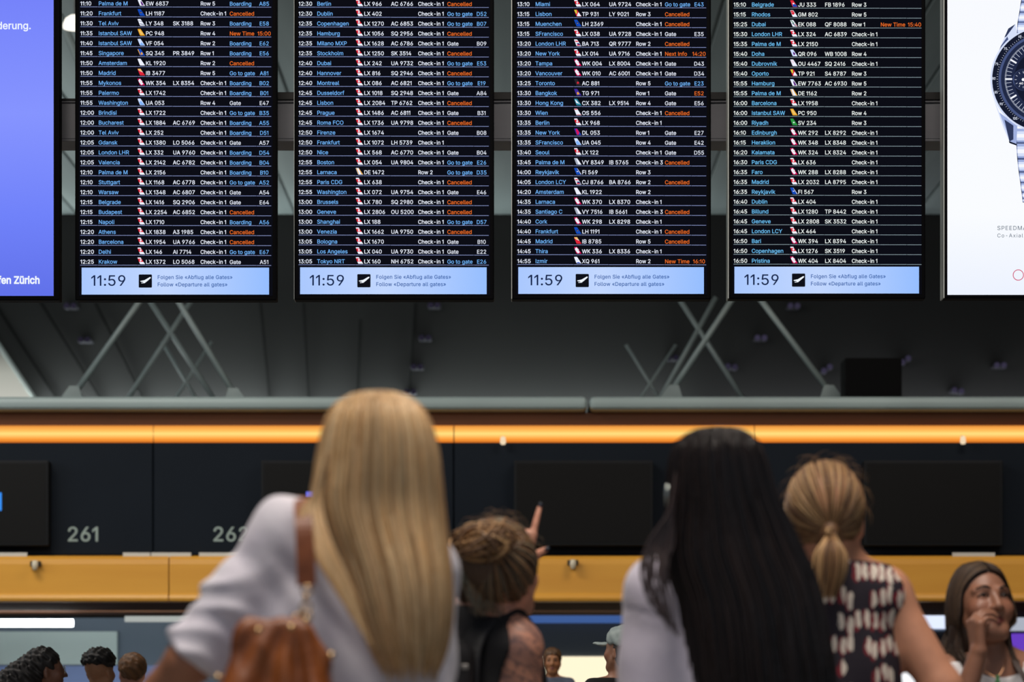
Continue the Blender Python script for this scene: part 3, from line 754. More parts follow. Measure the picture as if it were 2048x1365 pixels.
# faint twin spotlights on the upper wall
m_spot = glow('violet_spot', (88, 82, 134), .6); m_hous = mat('spot_housing', (30, 30, 36), 0.5, bump=0.02)
for (px, py, tilt, s) in [(868, 611, 0, .6), (1588, 612, 0, 1.0), (1522, 676, 0, 1.15), (850, 676, 0, .5), (1463, 734, .1, .8), (1654, 738, -.6, 1.1), (1811, 721, -.6, 1.0), (2001, 731, 0, 1.15), (1916, 782, .15, 1.1), (140, 612, 0, .6), (168, 680, 0, .5), (834, 734, 0, .5), (820, 784, 0, .5), (1345, 716, 0, .4)]:
    c = P(px, py, 49.6)
    e = empty('twin_spotlight', c, 'faint violet twin spotlight mounted high on the dark upper wall', 'spotlight', 'twin spotlights on the dark upper wall'); e.rotation_euler = (0, tilt, 0)
    obj('bracket', box_mesh(-.11, .11, .1, .4, -.02, .02, .004, 1), m_hous, e)
    for sx in (-1, 1):
        me = lathe_mesh([(.02, 0), (.055, 0), (.06, .08), (.05, .14)], 12); me.transform(Matrix.Rotation(math.radians(90), 4, 'X')); me.transform(Matrix.Translation((sx * .06, .14, 0)))
        hd = obj('lamp_head', me, m_hous, e)
        me = lathe_mesh([(.028 , 0), (.05, 0), (.05, .01), (.028, .01)], 12); me.transform(Matrix.Rotation(math.radians(90), 4, 'X')); me.transform(Matrix.Translation((sx * .06, .0, 0)))
        obj('lens', me, glow('violet_spot_%d' % int(s * 100), (84, 78, 106), .34 * s), hd)
# pendant lamp seen in the gap beside the first board
c = P(150, 55, 30.0)
e = empty('pendant_lamp', c, 'white glowing dome pendant lamp hanging behind the first departure board', 'lamp')
obj('shade', lathe_mesh([(.005, .13), (.05, .125), (.10, .09), (.125, .03), (.125, -.01), (.005, -.012)], 24), glow('pendant_glow', (255, 250, 236), 1.6), e, True)
obj('cord', tube_mesh([(0, 0, .12), (0, 0, CEIL - c.z)], .012, 6), m_rail, e)
tag(obj('roof_brace', tube_mesh([P(118, 30, 34), P(170, 150, 34), P(236, 300, 34)], .05, 8), m_strut), 'grey slanting roof brace behind the gap beside the violet screen', 'brace')

# ------------------------------------------------------------------ niche behind the desks
YN = 36.0
m_nichew = mat('niche_wall', (104, 118, 134), 0.7, noise=((96, 110, 126), .8, 2), bump=0.03, bscale=12)
structure(obj('wall_niche', box_mesh(XL, XR, YN + .1, YN + .3, 0, lz(1205)), m_nichew))
def panel(name, px0, px1, py0, py1, Y, m, label, cat, depth=0.05, bevel=0.0):
    return tag(pbox(name, px0, px1, py0, py1, Y, YN + .092 - Y, m, None, bevel=bevel), label, cat)
m_pg = mat('pale_board', (196, 214, 212), 0.6, bump=0.02)
panel('wall_board', -160, 234, 1264, 1330, YN, m_pg, 'pale grey-green board on the wall behind the desks at the far left', 'board')
panel('wall_board', -160, 360, 1332, 1390, YN, mat('blue_board', (120, 140, 190), 0.6, bump=0.02), 'dull blue board below the pale grey-green one', 'board')
o = obj('tube_lamp', tube_mesh([P(-120, 1247, 34), P(146, 1247, 34)], .045, 12), glow('tube_white', (244, 250, 252), 9.0), None, True)
tag(o, 'long white tube lamp glowing under the brown soffit above the pale board', 'lamp')
o = obj('tube_lamp', tube_mesh([P(250, 1239, 34), P(380, 1239, 34)], .036, 12), glow('tube_dim', (158, 162, 158), 1.2), None, True)
tag(o, 'short dim grey tube lamp under the brown soffit behind the raised sleeve', 'lamp')
panel('light_box', 900, 1260, 1229, 1246, YN - .1, glow('light_box_blue', (62, 92, 150), 1.0), 'narrow blue light box under the soffit behind the pointing woman', 'light box')
panel('wall_board', 900, 1430, 1247, 1312, YN, mat('dark_navy_board', (52, 62, 76), 0.6, bump=0.02), 'dark navy wall board above the cream light panel', 'board')
panel('light_box', 1046, 1400, 1314, 1400, YN - .05, glow('cream_light', (255, 240, 206), 1.1), 'bright cream light panel behind the desks, below the navy board', 'light box')
panel('light_box', 1800, 1925, 1228, 1258, YN - .05, glow('cold_white', (222, 232, 255), 1.1), 'cold white light box under the soffit by the woman with a hand at her mouth', 'light box')
panel('light_box', 2016, 2150, 1236, 1262, YN - .05, glow('cold_grey', (180, 186, 200), .9), 'cold grey light box under the soffit at the far right end', 'light box')
panel('wall_board', 1720, 2200, 1263, 1306, YN, mat('black_board', (38, 42, 50), 0.6, bump=0.02), 'black wall board between the cold white light boxes', 'board')
panel('light_box', 1800, 1852, 1309, 1400, YN - .05, glow('white_panel', (250, 252, 255), 1.2), 'small upright white light panel seen below the bare arm', 'light box')
panel('light_box', 2026, 2062, 1268, 1330, YN - .15, glow('purple_panel', (104, 62, 190), 1.0), 'small upright purple light panel at the far right', 'light box')
panel('light_box', 2008, 2024, 1303, 1311, YN - .05, glow('green_panel', (60, 220, 90), 1.0), 'tiny green light beside the purple panel', 'light box')
# added unseen area lights close to the back wall give it a glow
area('wall_glow_fill', (-8.0, 49.7, 6.1), (-8.0, 49.72, 9.0), 8.0, 0.2, 330, (0.92, 1.0, 0.97))
area('wall_glow_fill', (-0.5, 49.7, 6.1), (-0.5, 49.72, 9.0), 7.0, 0.2, 190, (0.92, 1.0, 0.97))
area('wall_glow_fill', (7.5, 49.7, 6.1), (7.5, 49.72, 9.0), 8.0, 0.2, 80, (0.95, 0.97, 1.0))
area('ceiling_fill', (-9.5, 41.0, 4.8), (-9.0, 40.0, 9.9), 5.0, 3.0, 420, (0.92, 1.0, 0.98))  # this unseen light and the next added to brighten the ceiling
area('ceiling_fill', (1.0, 41.0, 4.8), (1.0, 40.0, 9.9), 12.0, 3.0, 70, (0.97, 1.0, 0.97))
# added unseen area lights under the soffit brighten the niche wall
area('niche_fill', (-5.0, 33.6, 2.30), (-5.0, 36.0, 1.4), 4.5, 0.2, 60, (0.93, 1.0, 1.0))
area('niche_fill', (1.0, 33.6, 2.30), (1.0, 36.0, 1.4), 3.0, 0.2, 12, (0.93, 1.0, 1.0))

# ------------------------------------------------------------------ soft shapes: distance fields turned into meshes
F32 = np.float32
def A3(v): return np.array(tuple(v), F32)
def ell(p, c, r, R=None):
    q = p - A3(c)
    if R is not None: q = q @ R
    r = np.array(r, F32); q = q / r
    k0 = np.sqrt((q * q).sum(1)) + 1e-6; q = q / r; k1 = np.sqrt((q * q).sum(1)) + 1e-6
    return k0 * (k0 - 1) / k1
def cap(p, a, b, ra, rb):
    a = A3(a); b = A3(b); ba = b - a; q = p - a
    h = np.clip(q @ ba / max(float(ba @ ba), 1e-9), 0, 1)
    d = q - h[:, None] * ba
    return np.sqrt((d * d).sum(1)) - (ra + (rb - ra) * h)
def chain(p, pts, rs, k=0.0):
    d = None
    for i in range(len(pts) - 1):
        e = cap(p, pts[i], pts[i + 1], rs[i], rs[i + 1]); d = e if d is None else (np.minimum(d, e) if not k else smin(d, e, k))
    return d
def smin(a, b, k):
    h = np.clip(.5 + .5 * (b - a) / k, 0, 1); return b * (1 - h) + a * h - k * h * (1 - h)
def smax(a, b, k): return -smin(-a, -b, k)
def basis(fwd, up=(0, 0, 1)):
    f = Vector(fwd).normalized(); u = Vector(up); r = f.cross(u).normalized(); u = r.cross(f)
    return np.array([tuple(r), tuple(f), tuple(u)], F32).T          # columns: right, forward, up
def wave(p, k, ph=0.0):
    return np.sin(p @ np.array(k, F32) + ph)
def surface(fn, lo, hi, h, B=12):
    lo = A3(lo); hi = A3(hi)
    nb = np.ceil((hi - lo) / (h * B)).astype(int); n = nb * B + 1
    D = np.ones(n, F32)
    bi = np.stack(np.meshgrid(*[np.arange(k) for k in nb], indexing='ij'), -1).reshape(-1, 3)
    cen = lo + (bi + .5).astype(F32) * (B * h)
    dc = np.concatenate([fn(c) for c in np.array_split(cen, max(1, len(cen) // 60000))])
    keep = np.abs(dc) < B * h * 1.0
    for b, d in zip(bi[~keep], dc[~keep]):
        if d < 0: D[b[0] * B:b[0] * B + B + 1, b[1] * B:b[1] * B + B + 1, b[2] * B:b[2] * B + B + 1] = -1
    loc = np.stack(np.meshgrid(*[np.arange(B + 1)] * 3, indexing='ij'), -1).reshape(-1, 3)
    kb = bi[keep]
    for ch in np.array_split(kb, max(1, len(kb) // 40)):
        if not len(ch): continue
        pts = (lo + (ch[:, None, :] * B + loc[None]).astype(F32) * h).reshape(-1, 3).astype(F32)
        v = fn(pts).reshape(len(ch), B + 1, B + 1, B + 1)
        for b, q in zip(ch, v): D[b[0] * B:b[0] * B + B + 1, b[1] * B:b[1] * B + B + 1, b[2] * B:b[2] * B + B + 1] = q
    s = D < 0
    cnt = np.zeros(n - 1, np.int8)
    for i in (0, 1):
        for j in (0, 1):
            for k in (0, 1): cnt += s[i:n[0] - 1 + i, j:n[1] - 1 + j, k:n[2] - 1 + k]
    act = np.argwhere((cnt > 0) & (cnt < 8))
    idx = np.full(n - 1, -1, np.int32); idx[tuple(act.T)] = np.arange(len(act))
    acc = np.zeros((len(act), 3), F32); num = np.zeros(len(act), F32)
    cor = [(0, 0, 0), (1, 0, 0), (0, 1, 0), (1, 1, 0), (0, 0, 1), (1, 0, 1), (0, 1, 1), (1, 1, 1)]
    vals = [D[act[:, 0] + c[0], act[:, 1] + c[1], act[:, 2] + c[2]] for c in cor]
    for a in range(8):
        for b in range(a + 1, 8):
            if sum(abs(cor[a][i] - cor[b][i]) for i in range(3)) != 1: continue
            x = (vals[a] < 0) != (vals[b] < 0); t = np.where(x, vals[a] / np.where(x, vals[a] - vals[b], 1), 0)
            pa = np.array(cor[a], F32); pb = np.array(cor[b], F32)
            acc += np.where(x[:, None], pa + t[:, None] * (pb - pa), 0); num += x
    V = lo + (act + acc / num[:, None]) * h
    Fs = []
    for ax in range(3):
        o1, o2 = [(1, 2), (2, 0), (0, 1)][ax]
        sl0 = [slice(None)] * 3; sl1 = [slice(None)] * 3; sl0[ax] = slice(0, -1); sl1[ax] = slice(1, None)
        e = s[tuple(sl0)] != s[tuple(sl1)]
        E = np.argwhere(e); E = E[(E[:, o1] > 0) & (E[:, o2] > 0) & (E[:, o1] < n[o1] - 1) & (E[:, o2] < n[o2] - 1)]
        q = []
        for (a, b) in ((0, 0), (1, 0), (1, 1), (0, 1)):
            c = E.copy(); c[:, o1] -= 1 - a; c[:, o2] -= 1 - b; q.append(idx[tuple(c.T)])
        q = np.stack(q, 1); flip = ~s[tuple(E.T)]
        q[flip] = q[flip][:, ::-1]; Fs.append(q)
    Fq = np.concatenate(Fs); Fq = Fq[(Fq >= 0).all(1)]
    return V, Fq
def np_mesh(V, Fq, tint=None, name='soft'):
    me = bpy.data.meshes.new(name); nv, nf = len(V), len(Fq); k = Fq.shape[1]
    me.vertices.add(nv); me.vertices.foreach_set('co', np.ascontiguousarray(V, F32).ravel())
    me.loops.add(nf * k); me.loops.foreach_set('vertex_index', np.ascontiguousarray(Fq, np.int32).ravel())
    me.polygons.add(nf); me.polygons.foreach_set('loop_start', np.arange(0, nf * k, k, dtype=np.int32))
    me.update(calc_edges=True)
    if tint is not None:
        at = me.color_attributes.new('tint', 'FLOAT_COLOR', 'POINT')
        c = np.ones((nv, 4), F32); c[:, :3] = tint; at.data.foreach_set('color', c.ravel())
    me.polygons.foreach_set('use_smooth', np.ones(nf, bool))
    return me
def soft(name, fn, lo, hi, h, m, parent, tint=None):
    V, Fq = surface(fn, lo, hi, h)
    t = tint(V) if callable(tint) else tint
    base = A3(parent.location) if parent is not None else np.zeros(3, F32)
    return obj(name, np_mesh(V - base, Fq, t), m, parent)
def tmat(name, rough=0.5, bump=0.0, bscale=80, var=0.12, vscale=30, stretch=None, spec=0.5, aniso=0.0, sheen=0.0):
    """material whose colour is carried by the mesh (skin and lips, strands of hair), with a little grain"""
    if name in MATS: return MATS[name]
    m = bpy.data.materials.new(name); m.use_nodes = True; nt = m.node_tree; b = nt.nodes['Principled BSDF']
    b.inputs['Roughness'].default_value = rough; b.inputs['Specular IOR Level'].default_value = spec
    b.inputs['Anisotropic'].default_value = aniso
    if sheen: b.inputs['Sheen Weight'].default_value = sheen
    a = nt.nodes.new('ShaderNodeAttribute'); a.attribute_name = 'tint'
    tc = nt.nodes.new('ShaderNodeTexCoord'); mp = nt.nodes.new('ShaderNodeMapping'); n = nt.nodes.new('ShaderNodeTexNoise')
    nt.links.new(tc.outputs['Object'], mp.inputs[0]); nt.links.new(mp.outputs[0], n.inputs['Vector'])
    if stretch: mp.inputs['Scale'].default_value = stretch
    n.inputs['Scale'].default_value = vscale; n.inputs['Detail'].default_value = 3
    mr = nt.nodes.new('ShaderNodeMapRange'); mr.inputs[1].default_value = .3; mr.inputs[2].default_value = .7; mr.inputs[3].default_value = 1 - var; mr.inputs[4].default_value = 1 + var
    nt.links.new(n.outputs[0], mr.inputs[0])
    mx = nt.nodes.new('ShaderNodeVectorMath'); mx.operation = 'SCALE'
    nt.links.new(a.outputs['Color'], mx.inputs[0]); nt.links.new(mr.outputs[0], mx.inputs['Scale']); nt.links.new(mx.outputs[0], b.inputs['Base Color'])
    if bump:
        n2 = nt.nodes.new('ShaderNodeTexNoise'); n2.inputs['Scale'].default_value = bscale; bp = nt.nodes.new('ShaderNodeBump')
        bp.inputs['Strength'].default_value = bump; bp.inputs['Distance'].default_value = .004
        nt.links.new(mp.outputs[0], n2.inputs['Vector']); nt.links.new(n2.outputs[0], bp.inputs['Height']); nt.links.new(bp.outputs[0], b.inputs['Normal'])
    MATS[name] = m
    return m
m_skin = tmat('skin', .48, .05, 220, .06, 40)
m_hair = tmat('hair', .42, .35, 60, .16, 14, (14, 14, .7), .5)
def L3(c): return np.array(lin(c)[:3], F32)

def strands(paths, r0, cols, taper=.35, sides=3):
    """thin tapering tubes along many paths of equal length; cols one colour per path"""
    Pn = np.array(paths, F32); N, K, _ = Pn.shape
    T = np.gradient(Pn, axis=1); T /= np.linalg.norm(T, axis=2, keepdims=True) + 1e-9
    ref = np.array([.3, -.9, .2], F32); u = np.cross(T, ref); u /= np.linalg.norm(u, axis=2, keepdims=True) + 1e-9; w = np.cross(T, u)
    rr = np.interp(np.linspace(0, 1, K), [0, .08, .6, 1], [.6, 1, 1, taper]).astype(F32)
    r0 = np.broadcast_to(np.asarray(r0, F32), (N,))
    V = np.stack([Pn + (u * math.cos(2 * math.pi * k / sides) + w * math.sin(2 * math.pi * k / sides)) * (r0[:, None, None] * rr[None, :, None]) for k in range(sides)], 2)
    idx = np.arange(N * K * sides).reshape(N, K, sides); Fq = []
    for k in range(sides):
        k2 = (k + 1) % sides
        Fq.append(np.stack([idx[:, :-1, k], idx[:, :-1, k2], idx[:, 1:, k2], idx[:, 1:, k]], -1).reshape(-1, 4))
    col = np.repeat(np.array(cols, F32), K * sides, axis=0)
    return V.reshape(-1, 3), np.concatenate(Fq), col
def hair_obj(name, parts, parent, m=None):
    """parts: list of (V, F, colour) joined into one head of hair"""
    b = A3(parent.location); V = []; Fq = []; C = []; n = 0
    for v, f, c in parts:
        V.append(v - b); Fq.append(f + n); C.append(np.broadcast_to(c, (len(v), 3))); n += len(v)
    return obj(name, np_mesh(np.concatenate(V), np.concatenate(Fq), np.concatenate(C)), m or m_hair, parent)
def tones(n, cols, spread=.12):
    k = RNG.integers(0, len(cols), n); c = np.array([L3(x) for x in cols])[k]
    return c * (1 + RNG.normal(0, spread, (n, 1))).clip(.6, 1.5)
def smooth_interp(x, xs, ys):
    xs = np.array(xs, float); ys = np.array(ys, float); d = np.gradient(ys, xs)
    i = np.clip(np.searchsorted(xs, x) - 1, 0, len(xs) - 2); h = xs[i + 1] - xs[i]; t = np.clip((x - xs[i]) / h, 0, 1)
    return (2 * t**3 - 3 * t**2 + 1) * ys[i] + (t**3 - 2 * t**2 + t) * h * d[i] + (-2 * t**3 + 3 * t**2) * ys[i + 1] + (t**3 - t**2) * h * d[i + 1]
class Fall:
    """long falling hair: levels (py, left px, right px, depth to the back, depth to the front)"""
    def __init__(s, levels, Y, dy=0.0):
        s.lv = np.array(levels, float); s.Y = Y; s.dy = dy
    def at(s, py, a, scale=1.0):
        L = s.lv; l = smooth_interp(py, L[:, 0], L[:, 1]); r = smooth_interp(py, L[:, 0], L[:, 2])
        db = smooth_interp(py, L[:, 0], L[:, 3]); df = smooth_interp(py, L[:, 0], L[:, 4])
        cx = (l + r) / 2; hw = np.maximum(r - l, 2) / 2 * scale
        sn = np.sin(a); y = s.Y + s.dy - np.where(sn > 0, db, df) * sn * scale
        x = (cx + hw * np.cos(a) - 1024) * s.Y / FPX; z = CAMZ + (HOR - py) * s.Y / FPX
        return np.stack([x, y, z + 0 * x], -1)
    def shell(s, n=56, m=70, inset=.97, bottom=None, groove=.012, seed=0):
        rg = np.random.default_rng(seed); ph = rg.uniform(0, 6.28, 5)
        py = np.linspace(s.lv[0, 0] + .3, bottom or s.lv[-1, 0], m); a = np.linspace(0, 2 * math.pi, n, endpoint=False)
        PY, AA = np.meshgrid(py, a, indexing='ij')
        g = 1 + groove * (np.sin(AA * 17 + ph[0] + PY * .004) + .7 * np.sin(AA * 31 + ph[1]) + .6 * np.sin(AA * 9 + ph[2] + PY * .006))
        V = s.at(PY, AA, inset * g).reshape(-1, 3); idx = np.arange(n * m).reshape(m, n)
        F = np.stack([idx[:-1], np.roll(idx, -1, 1)[:-1], np.roll(idx, -1, 1)[1:], idx[1:]], -1).reshape(-1, 4)
        return V.astype(F32), F
    def strands(s, N, r, cols, end=(.9, 1.0), K=26, a_rng=(0, math.pi), spread=.12, out=(.97, 1.03), sway=.02, start=(0, .06), seed=0):
        rg = np.random.default_rng(seed); t = np.linspace(0, 1, K)
        a = rg.uniform(*a_rng, N)[:, None]; s0 = rg.uniform(*start, N)[:, None]; e = rg.uniform(*end, N)[:, None]
        p0, p1 = s.lv[0, 0] + .5, s.lv[-1, 0]
        py = p0 + (p1 - p0) * (s0 + (e - s0) * t[None] ** .9)
        aa = a + sway * np.sin(t[None] * rg.uniform(2, 7, (N, 1)) + rg.uniform(0, 6, (N, 1))) * t[None]
        sc = rg.uniform(*out, (N, 1)) + .012 * np.sin(t[None] * 6 + rg.uniform(0, 6, (N, 1)))
        return strands(s.at(py, aa, sc), rg.uniform(.6, 1.2, N) * r, tones(N, cols, spread))
def curve_pts(pts, K=20):
    pts = np.array([tuple(p) for p in pts], float); t = np.linspace(0, len(pts) - 1, K); xs = np.arange(len(pts))
    return np.stack([smooth_interp(t, xs, pts[:, i]) for i in range(3)], 1)

# ------------------------------------------------------------------ people
def head_sdf(p, c, R, s=1.0, jaw=1.0, nose=1.0):
    q = ((p - A3(c)) @ R) / s              # right, forward, up of the head
    d = ell(q, (0, -.012, .034), (.0745, .093, .083))
    d = smin(d, ell(q, (0, .026, -.028), (.062, .068, .088)), .03)
    d = smin(d, cap(q, (-.014 * jaw, .066, -.098), (.014 * jaw, .066, -.098), .021, .021), .028)
    for x in (-1, 1):
        d = smin(d, cap(q, (x * .050 * jaw, .004, -.052), (x * .018, .062, -.096), .024, .02), .022)
        d = smin(d, ell(q, (x * .037, .063, -.032), (.027, .027, .028)), .02)
        d = smin(d, cap(q, (x * .018, .088, .020), (x * .048, .070, .020), .0085, .0075), .014)
        d = smax(d, -ell(q, (x * .031, .104, .000), (.020, .017, .0125)), .010)
        d = smin(d, ell(q, (x * .031, .0745, -.001), (.0165, .0145, .0115)), .006)
        d = smin(d, ell(q, (x * .0775, -.008, -.016), (.009, .019, .031)), .008)
        d = smax(d, -ell(q, (x * .086, -.004, -.012), (.006, .009, .015)), .006)
    d = smin(d, cap(q, (0, .090 * nose ** .3, .012), (0, .112 * nose, -.034), .0075, .0125), .014)
    for x in (-1, 1): d = smin(d, ell(q, (x * .0130, .101 * nose, -.037), (.0085, .011, .0085)), .006)
    for x in (-1, 1): d = smax(d, -ell(q, (x * .007, .106 * nose, -.0455), (.0036, .005, .0036)), .003)
    d = smin(d, chain(q, [(-.019, .082, -.068), (0, .0935, -.0635), (.019, .082, -.068)], (.0038, .0066, .0038)), .006)
    d = smin(d, chain(q, [(-.018, .082, -.069), (0, .0915, -.0765), (.018, .082, -.069)], (.0038, .0072, .0038)), .006)
    d = smax(d, -chain(q, [(-.017, .088, -.0690), (0, .1010, -.0700), (.017, .088, -.0690)], (.0012, .0042, .0012)), .002)
    return d * s
def hand_sdf(p, w, d, n, side, curl, spread=0.0, thumb=None, s=1.0):
    """w wrist, d towards the fingers, n out of the palm, side = +1 / -1 picks the thumb side; curl per finger = three bends in degrees"""
    d = Vector(d).normalized(); n = Vector(n); n = (n - d * n.dot(d)).normalized(); t = d.cross(n).normalized() * side
    w = Vector(w); D = None
    offs = [(.028, .088, .076), (.009, .091, .084), (-.010, .087, .077), (-.027, .078, .060)]
    knk = []
    palm = None
    for i, (o, l, fl) in enumerate(offs):
        k = w + (d * l + t * o) * s; knk.append(k)
        e = cap(p, w + (d * .006 + t * o * .55) * s, k, .0135 * s, .0115 * s)
        palm = e if palm is None else smin(palm, e, .014 * s)
    D = palm
    for i, (o, l, fl) in enumerate(offs):
        a = knk[i]; ang = 0; pts = [a]; cur = d
        sp = math.radians(spread) * (1.2 - .8 * i)
        dd = (d * math.cos(sp) + t * math.sin(sp)).normalized()
        for seg, c in zip((.46, .30, .24), curl[i]):
            ang += math.radians(c); v = dd * math.cos(ang) + n * math.sin(ang); a = a + v * fl * seg * s; pts.append(a)
        r = (.0094, .0086, .0078, .0062) if i < 3 else (.0082, .0074, .0066, .0054)
        D = smin(D, chain(p, pts, [q * s for q in r]), .006 * s)
        knk[i] = (pts, dd)
    th = thumb or [(.022, .018, .008), (.046, .042, .012), (.056, .070, .012), (.058, .092, .010)]
    tp = [w + (t * a + d * b + n * c) * s for a, b, c in th]
    D = smin(D, chain(p, tp, [q * s for q in (.015, .0115, .0098, .0072)]), .008 * s)
    return D, knk, tp
def torso_sdf(p, nk, sl, sr, hip, w=1.0, dp=1.0):
    nk, sl, sr, hip = (Vector(v) for v in (nk, sl, sr, hip)); mid = (sl + sr) / 2
    ac = (sr - sl); ac.z = 0; ac.normalize(); fw = Vector((0, 0, 1)).cross(ac)
    R = basis(fw)
    d = ell(p, mid + Vector((0, 0, -.16)), (.150 * w, .100 * dp, .21), R)
    d = smin(d, cap(p, sl + (mid - sl) * .25, sr + (mid - sr) * .25, .058, .058), .06)
    d = smin(d, cap(p, nk - Vector((0, 0, .01)), sl, .045, .046), .05); d = smin(d, cap(p, nk - Vector((0, 0, .01)), sr, .045, .046), .05)
    d = smin(d, ell(p, mid.lerp(hip, .62), (.128 * w, .090 * dp, .17), R), .06)
    return smin(d, ell(p, hip, (.165 * w, .112 * dp, .13), R), .07)
LEGS = {}
def lower_body(e, hx, hy, hipz, col, sh=(40, 40, 44), h=.012, spread=.09, rgb2=None):
    """trousers and two shoes, standing on the floor"""
    nm = 'trousers_%d_%d_%d' % col
    m = mat(nm, col, .8, noise=(rgb2 or tuple(int(c * .85) for c in col), 9, 3), bump=.1, bscale=60)
    def f(p):
        d = ell(p, (hx, hy, hipz), (.172, .122, .13))
        for s in (-1, 1):
            d = smin(d, chain(p, [(hx + s * .085, hy, hipz - .06), (hx + s * spread, hy + .01, hipz * .52), (hx + s * (spread + .01), hy - .02, .07)], (.088, .068, .058)), .03)
        return d
    soft('trousers', f, (hx - .3, hy - .25, .0), (hx + .3, hy + .25, hipz + .2), h, m, e)
    ms = mat('shoe_%d_%d_%d' % sh, sh, .5, bump=.05)
    for s in (-1, 1):
        x = hx + s * (spread + .01)
        def g(p):
            d = smin(ell(p, (x, hy - .03, .045), (.042, .06, .05)), ell(p, (x, hy + .09, .035), (.046, .11, .036)), .03)
            return np.maximum(d, .002 - p[:, 2])
        soft('shoe', g, (x - .07, hy - .12, -.01), (x + .07, hy + .24, .13), .01, ms, e)
def skin_tint(rgb, c=None, R=None, s=1.0, lips=(150, 88, 80), extra=None):
    def f(V):
        t = np.broadcast_to(L3(rgb), (len(V), 3)).copy()
        if c is not None:
            q = ((V - A3(c)) @ R) / s
            d = np.minimum(chain(q, [(-.022, .086, -.068), (0, .100, -.0635), (.022, .086, -.068)], (.004, .0085, .004)), chain(q, [(-.020, .086, -.069), (0, .098, -.0755), (.020, .086, -.069)], (.004, .0085, .004)))
            k = np.clip(-d / .003 + .4, 0, 1)[:, None]; t = t * (1 - k) + L3(lips) * k
            k = np.clip(1 - np.minimum(ell(q, (.045, .07, -.03), (.03, .03, .022)), ell(q, (-.045, .07, -.03), (.03, .03, .022))) / .015, 0, 1)[:, None] * .22
            t = t * (1 - k) + L3((rgb[0] * .96, rgb[1] * .74, rgb[2] * .70)) * k
        if extra is not None: t = extra(V, t)
        return t
    return f
def eyes(e, c, R, s=1.0, look=(0, 1, 0), brow=(46, 32, 26), iris=(52, 34, 24)):
    b = A3(e.location)
    me0 = None
    for x in (-1, 1):
        o = A3(c) + R @ (np.array([x * .031, .0765, .0005], F32) * s) - b
        bm = bmesh.new(); bmesh.ops.create_uvsphere(bm, u_segments=16, v_segments=12, radius=.0125 * s); me = bpy.data.meshes.new('eyeball'); bm.to_mesh(me); bm.free()
        eb = obj('eye', me, mat('eye_white', (214, 204, 196), .2, bump=.005), e, True, loc=tuple(o))
        v = R @ np.array(look, F32); v = Vector(v.tolist()).normalized()
        me = lathe_mesh([(.0005, .0128 * s), (.0028 * s, .0126 * s), (.0058 * s, .0114 * s), (.0060 * s, .0108 * s)], 14); me.transform(v.to_track_quat('Z', 'Y').to_matrix().to_4x4())
        obj('iris', me, mat('iris_%d' % iris[0], iris, .12, bump=.005), eb, True)
        pts = [A3(c) + R @ (np.array(k, F32) * s) - b for k in [(x * .013, .0975, .0205), (x * .030, .0945, .0275), (x * .051, .0795, .0235)]]
        obj('eyebrow', tube_mesh(curve_pts(pts, 8), [.0014, .0024, .0027, .0027, .0024, .002, .0016, .001], 6), mat('brow_%d' % brow[0], brow, .7, bump=.2, bscale=300), e, True)
        up = [A3(c) + R @ (np.array(k, F32) * s) - b for k in [(x * .0165, .0875, .000), (x * .024, .0928, .0060), (x * .036, .0908, .0066), (x * .0475, .0800, .000)]]
        obj('eyelid', tube_mesh(curve_pts(up, 9), .0022, 6), mat('lash_dark', (30, 20, 18), .6, bump=.05), e, True)

def V3(*a): return Vector(a)
def person(x, Y, label): return empty('person', Vector((x, Y, 0)), label, 'person', None)
def K_at(Y): return lambda px, py, dy=0.0: P(px, py, Y + dy)
RELAX = [(18, 28, 18), (22, 32, 20), (26, 34, 22), (30, 36, 22)]
def folds(p, amp, seed=0, sc=1.0):
    rg = np.random.default_rng(seed); d = 0
    w = p + .02 * np.stack([wave(p, rg.normal(0, 16, 3)) for _ in range(3)], 1).astype(F32)
    for i in range(4):
        k = rg.normal(0, 1, 3); k /= np.linalg.norm(k); d = d + wave(w, k * rg.uniform(35, 80) * sc, rg.uniform(0, 6)) * (.6 + .4 * wave(p, rg.normal(0, 12, 3)))
    return amp * d / 2

# ---------------- woman with long blonde hair, white blouse, arm raised
Y = 4.6; K = K_at(Y)
W1 = person(K(745, 0).x, Y, 'woman with long straight blonde hair in a white blouse, seen from behind')
hc = K(757, 945); R = basis((.05, .97, .2))
nk = K(742, 1076, .02); sl = K(577, 1070, .02); sr = K(832, 1148, .05); hip = V3(K(712, 0).x, Y + .02, .93)
el = K(381, 1322, .0); wr = K(238, 1462, .12); er = V3(sr.x + .01, Y + .14, sr.z - .24); wrr = V3(sr.x - .06, Y + .34, sr.z - .22)
def arm(p, s, e, w, r=(.047, .038, .036, .025)): return smin(cap(p, s, e, r[0], r[1]), cap(p, e, w, r[2], r[3]), .02)
def body(p):
    d = head_sdf(p, hc, R)
    d = smin(d, cap(p, hc + V3(0, -.02, -.06), nk, .052, .056), .03)
    d = smin(d, torso_sdf(p, nk, sl, sr, hip), .03)
    d = smin(d, arm(p, sl, el, wr), .03); d = smin(d, arm(p, sr, er, wrr), .03)
    d = np.minimum(d, hand_sdf(p, wr, wr - el + V3(0, .05, -.1), (.5, -.3, -.4), 1, RELAX)[0])
    return np.minimum(d, hand_sdf(p, wrr, V3(-.2, 1, .1), (-.4, 0, -1), 1, RELAX)[0])
soft('body', body, (hip.x - .62, Y - .25, .78), (hip.x + .35, Y + .52, 1.68), .007, m_skin, W1, skin_tint((176, 120, 92)))
m_blouse = mat('white_blouse_cotton', (232, 228, 238), .8, noise=((222, 217, 230), 14, 3), bump=.10, bscale=70, sheen=.2)
adir = (el - sl).normalized(); fdir = (wr - el).normalized()
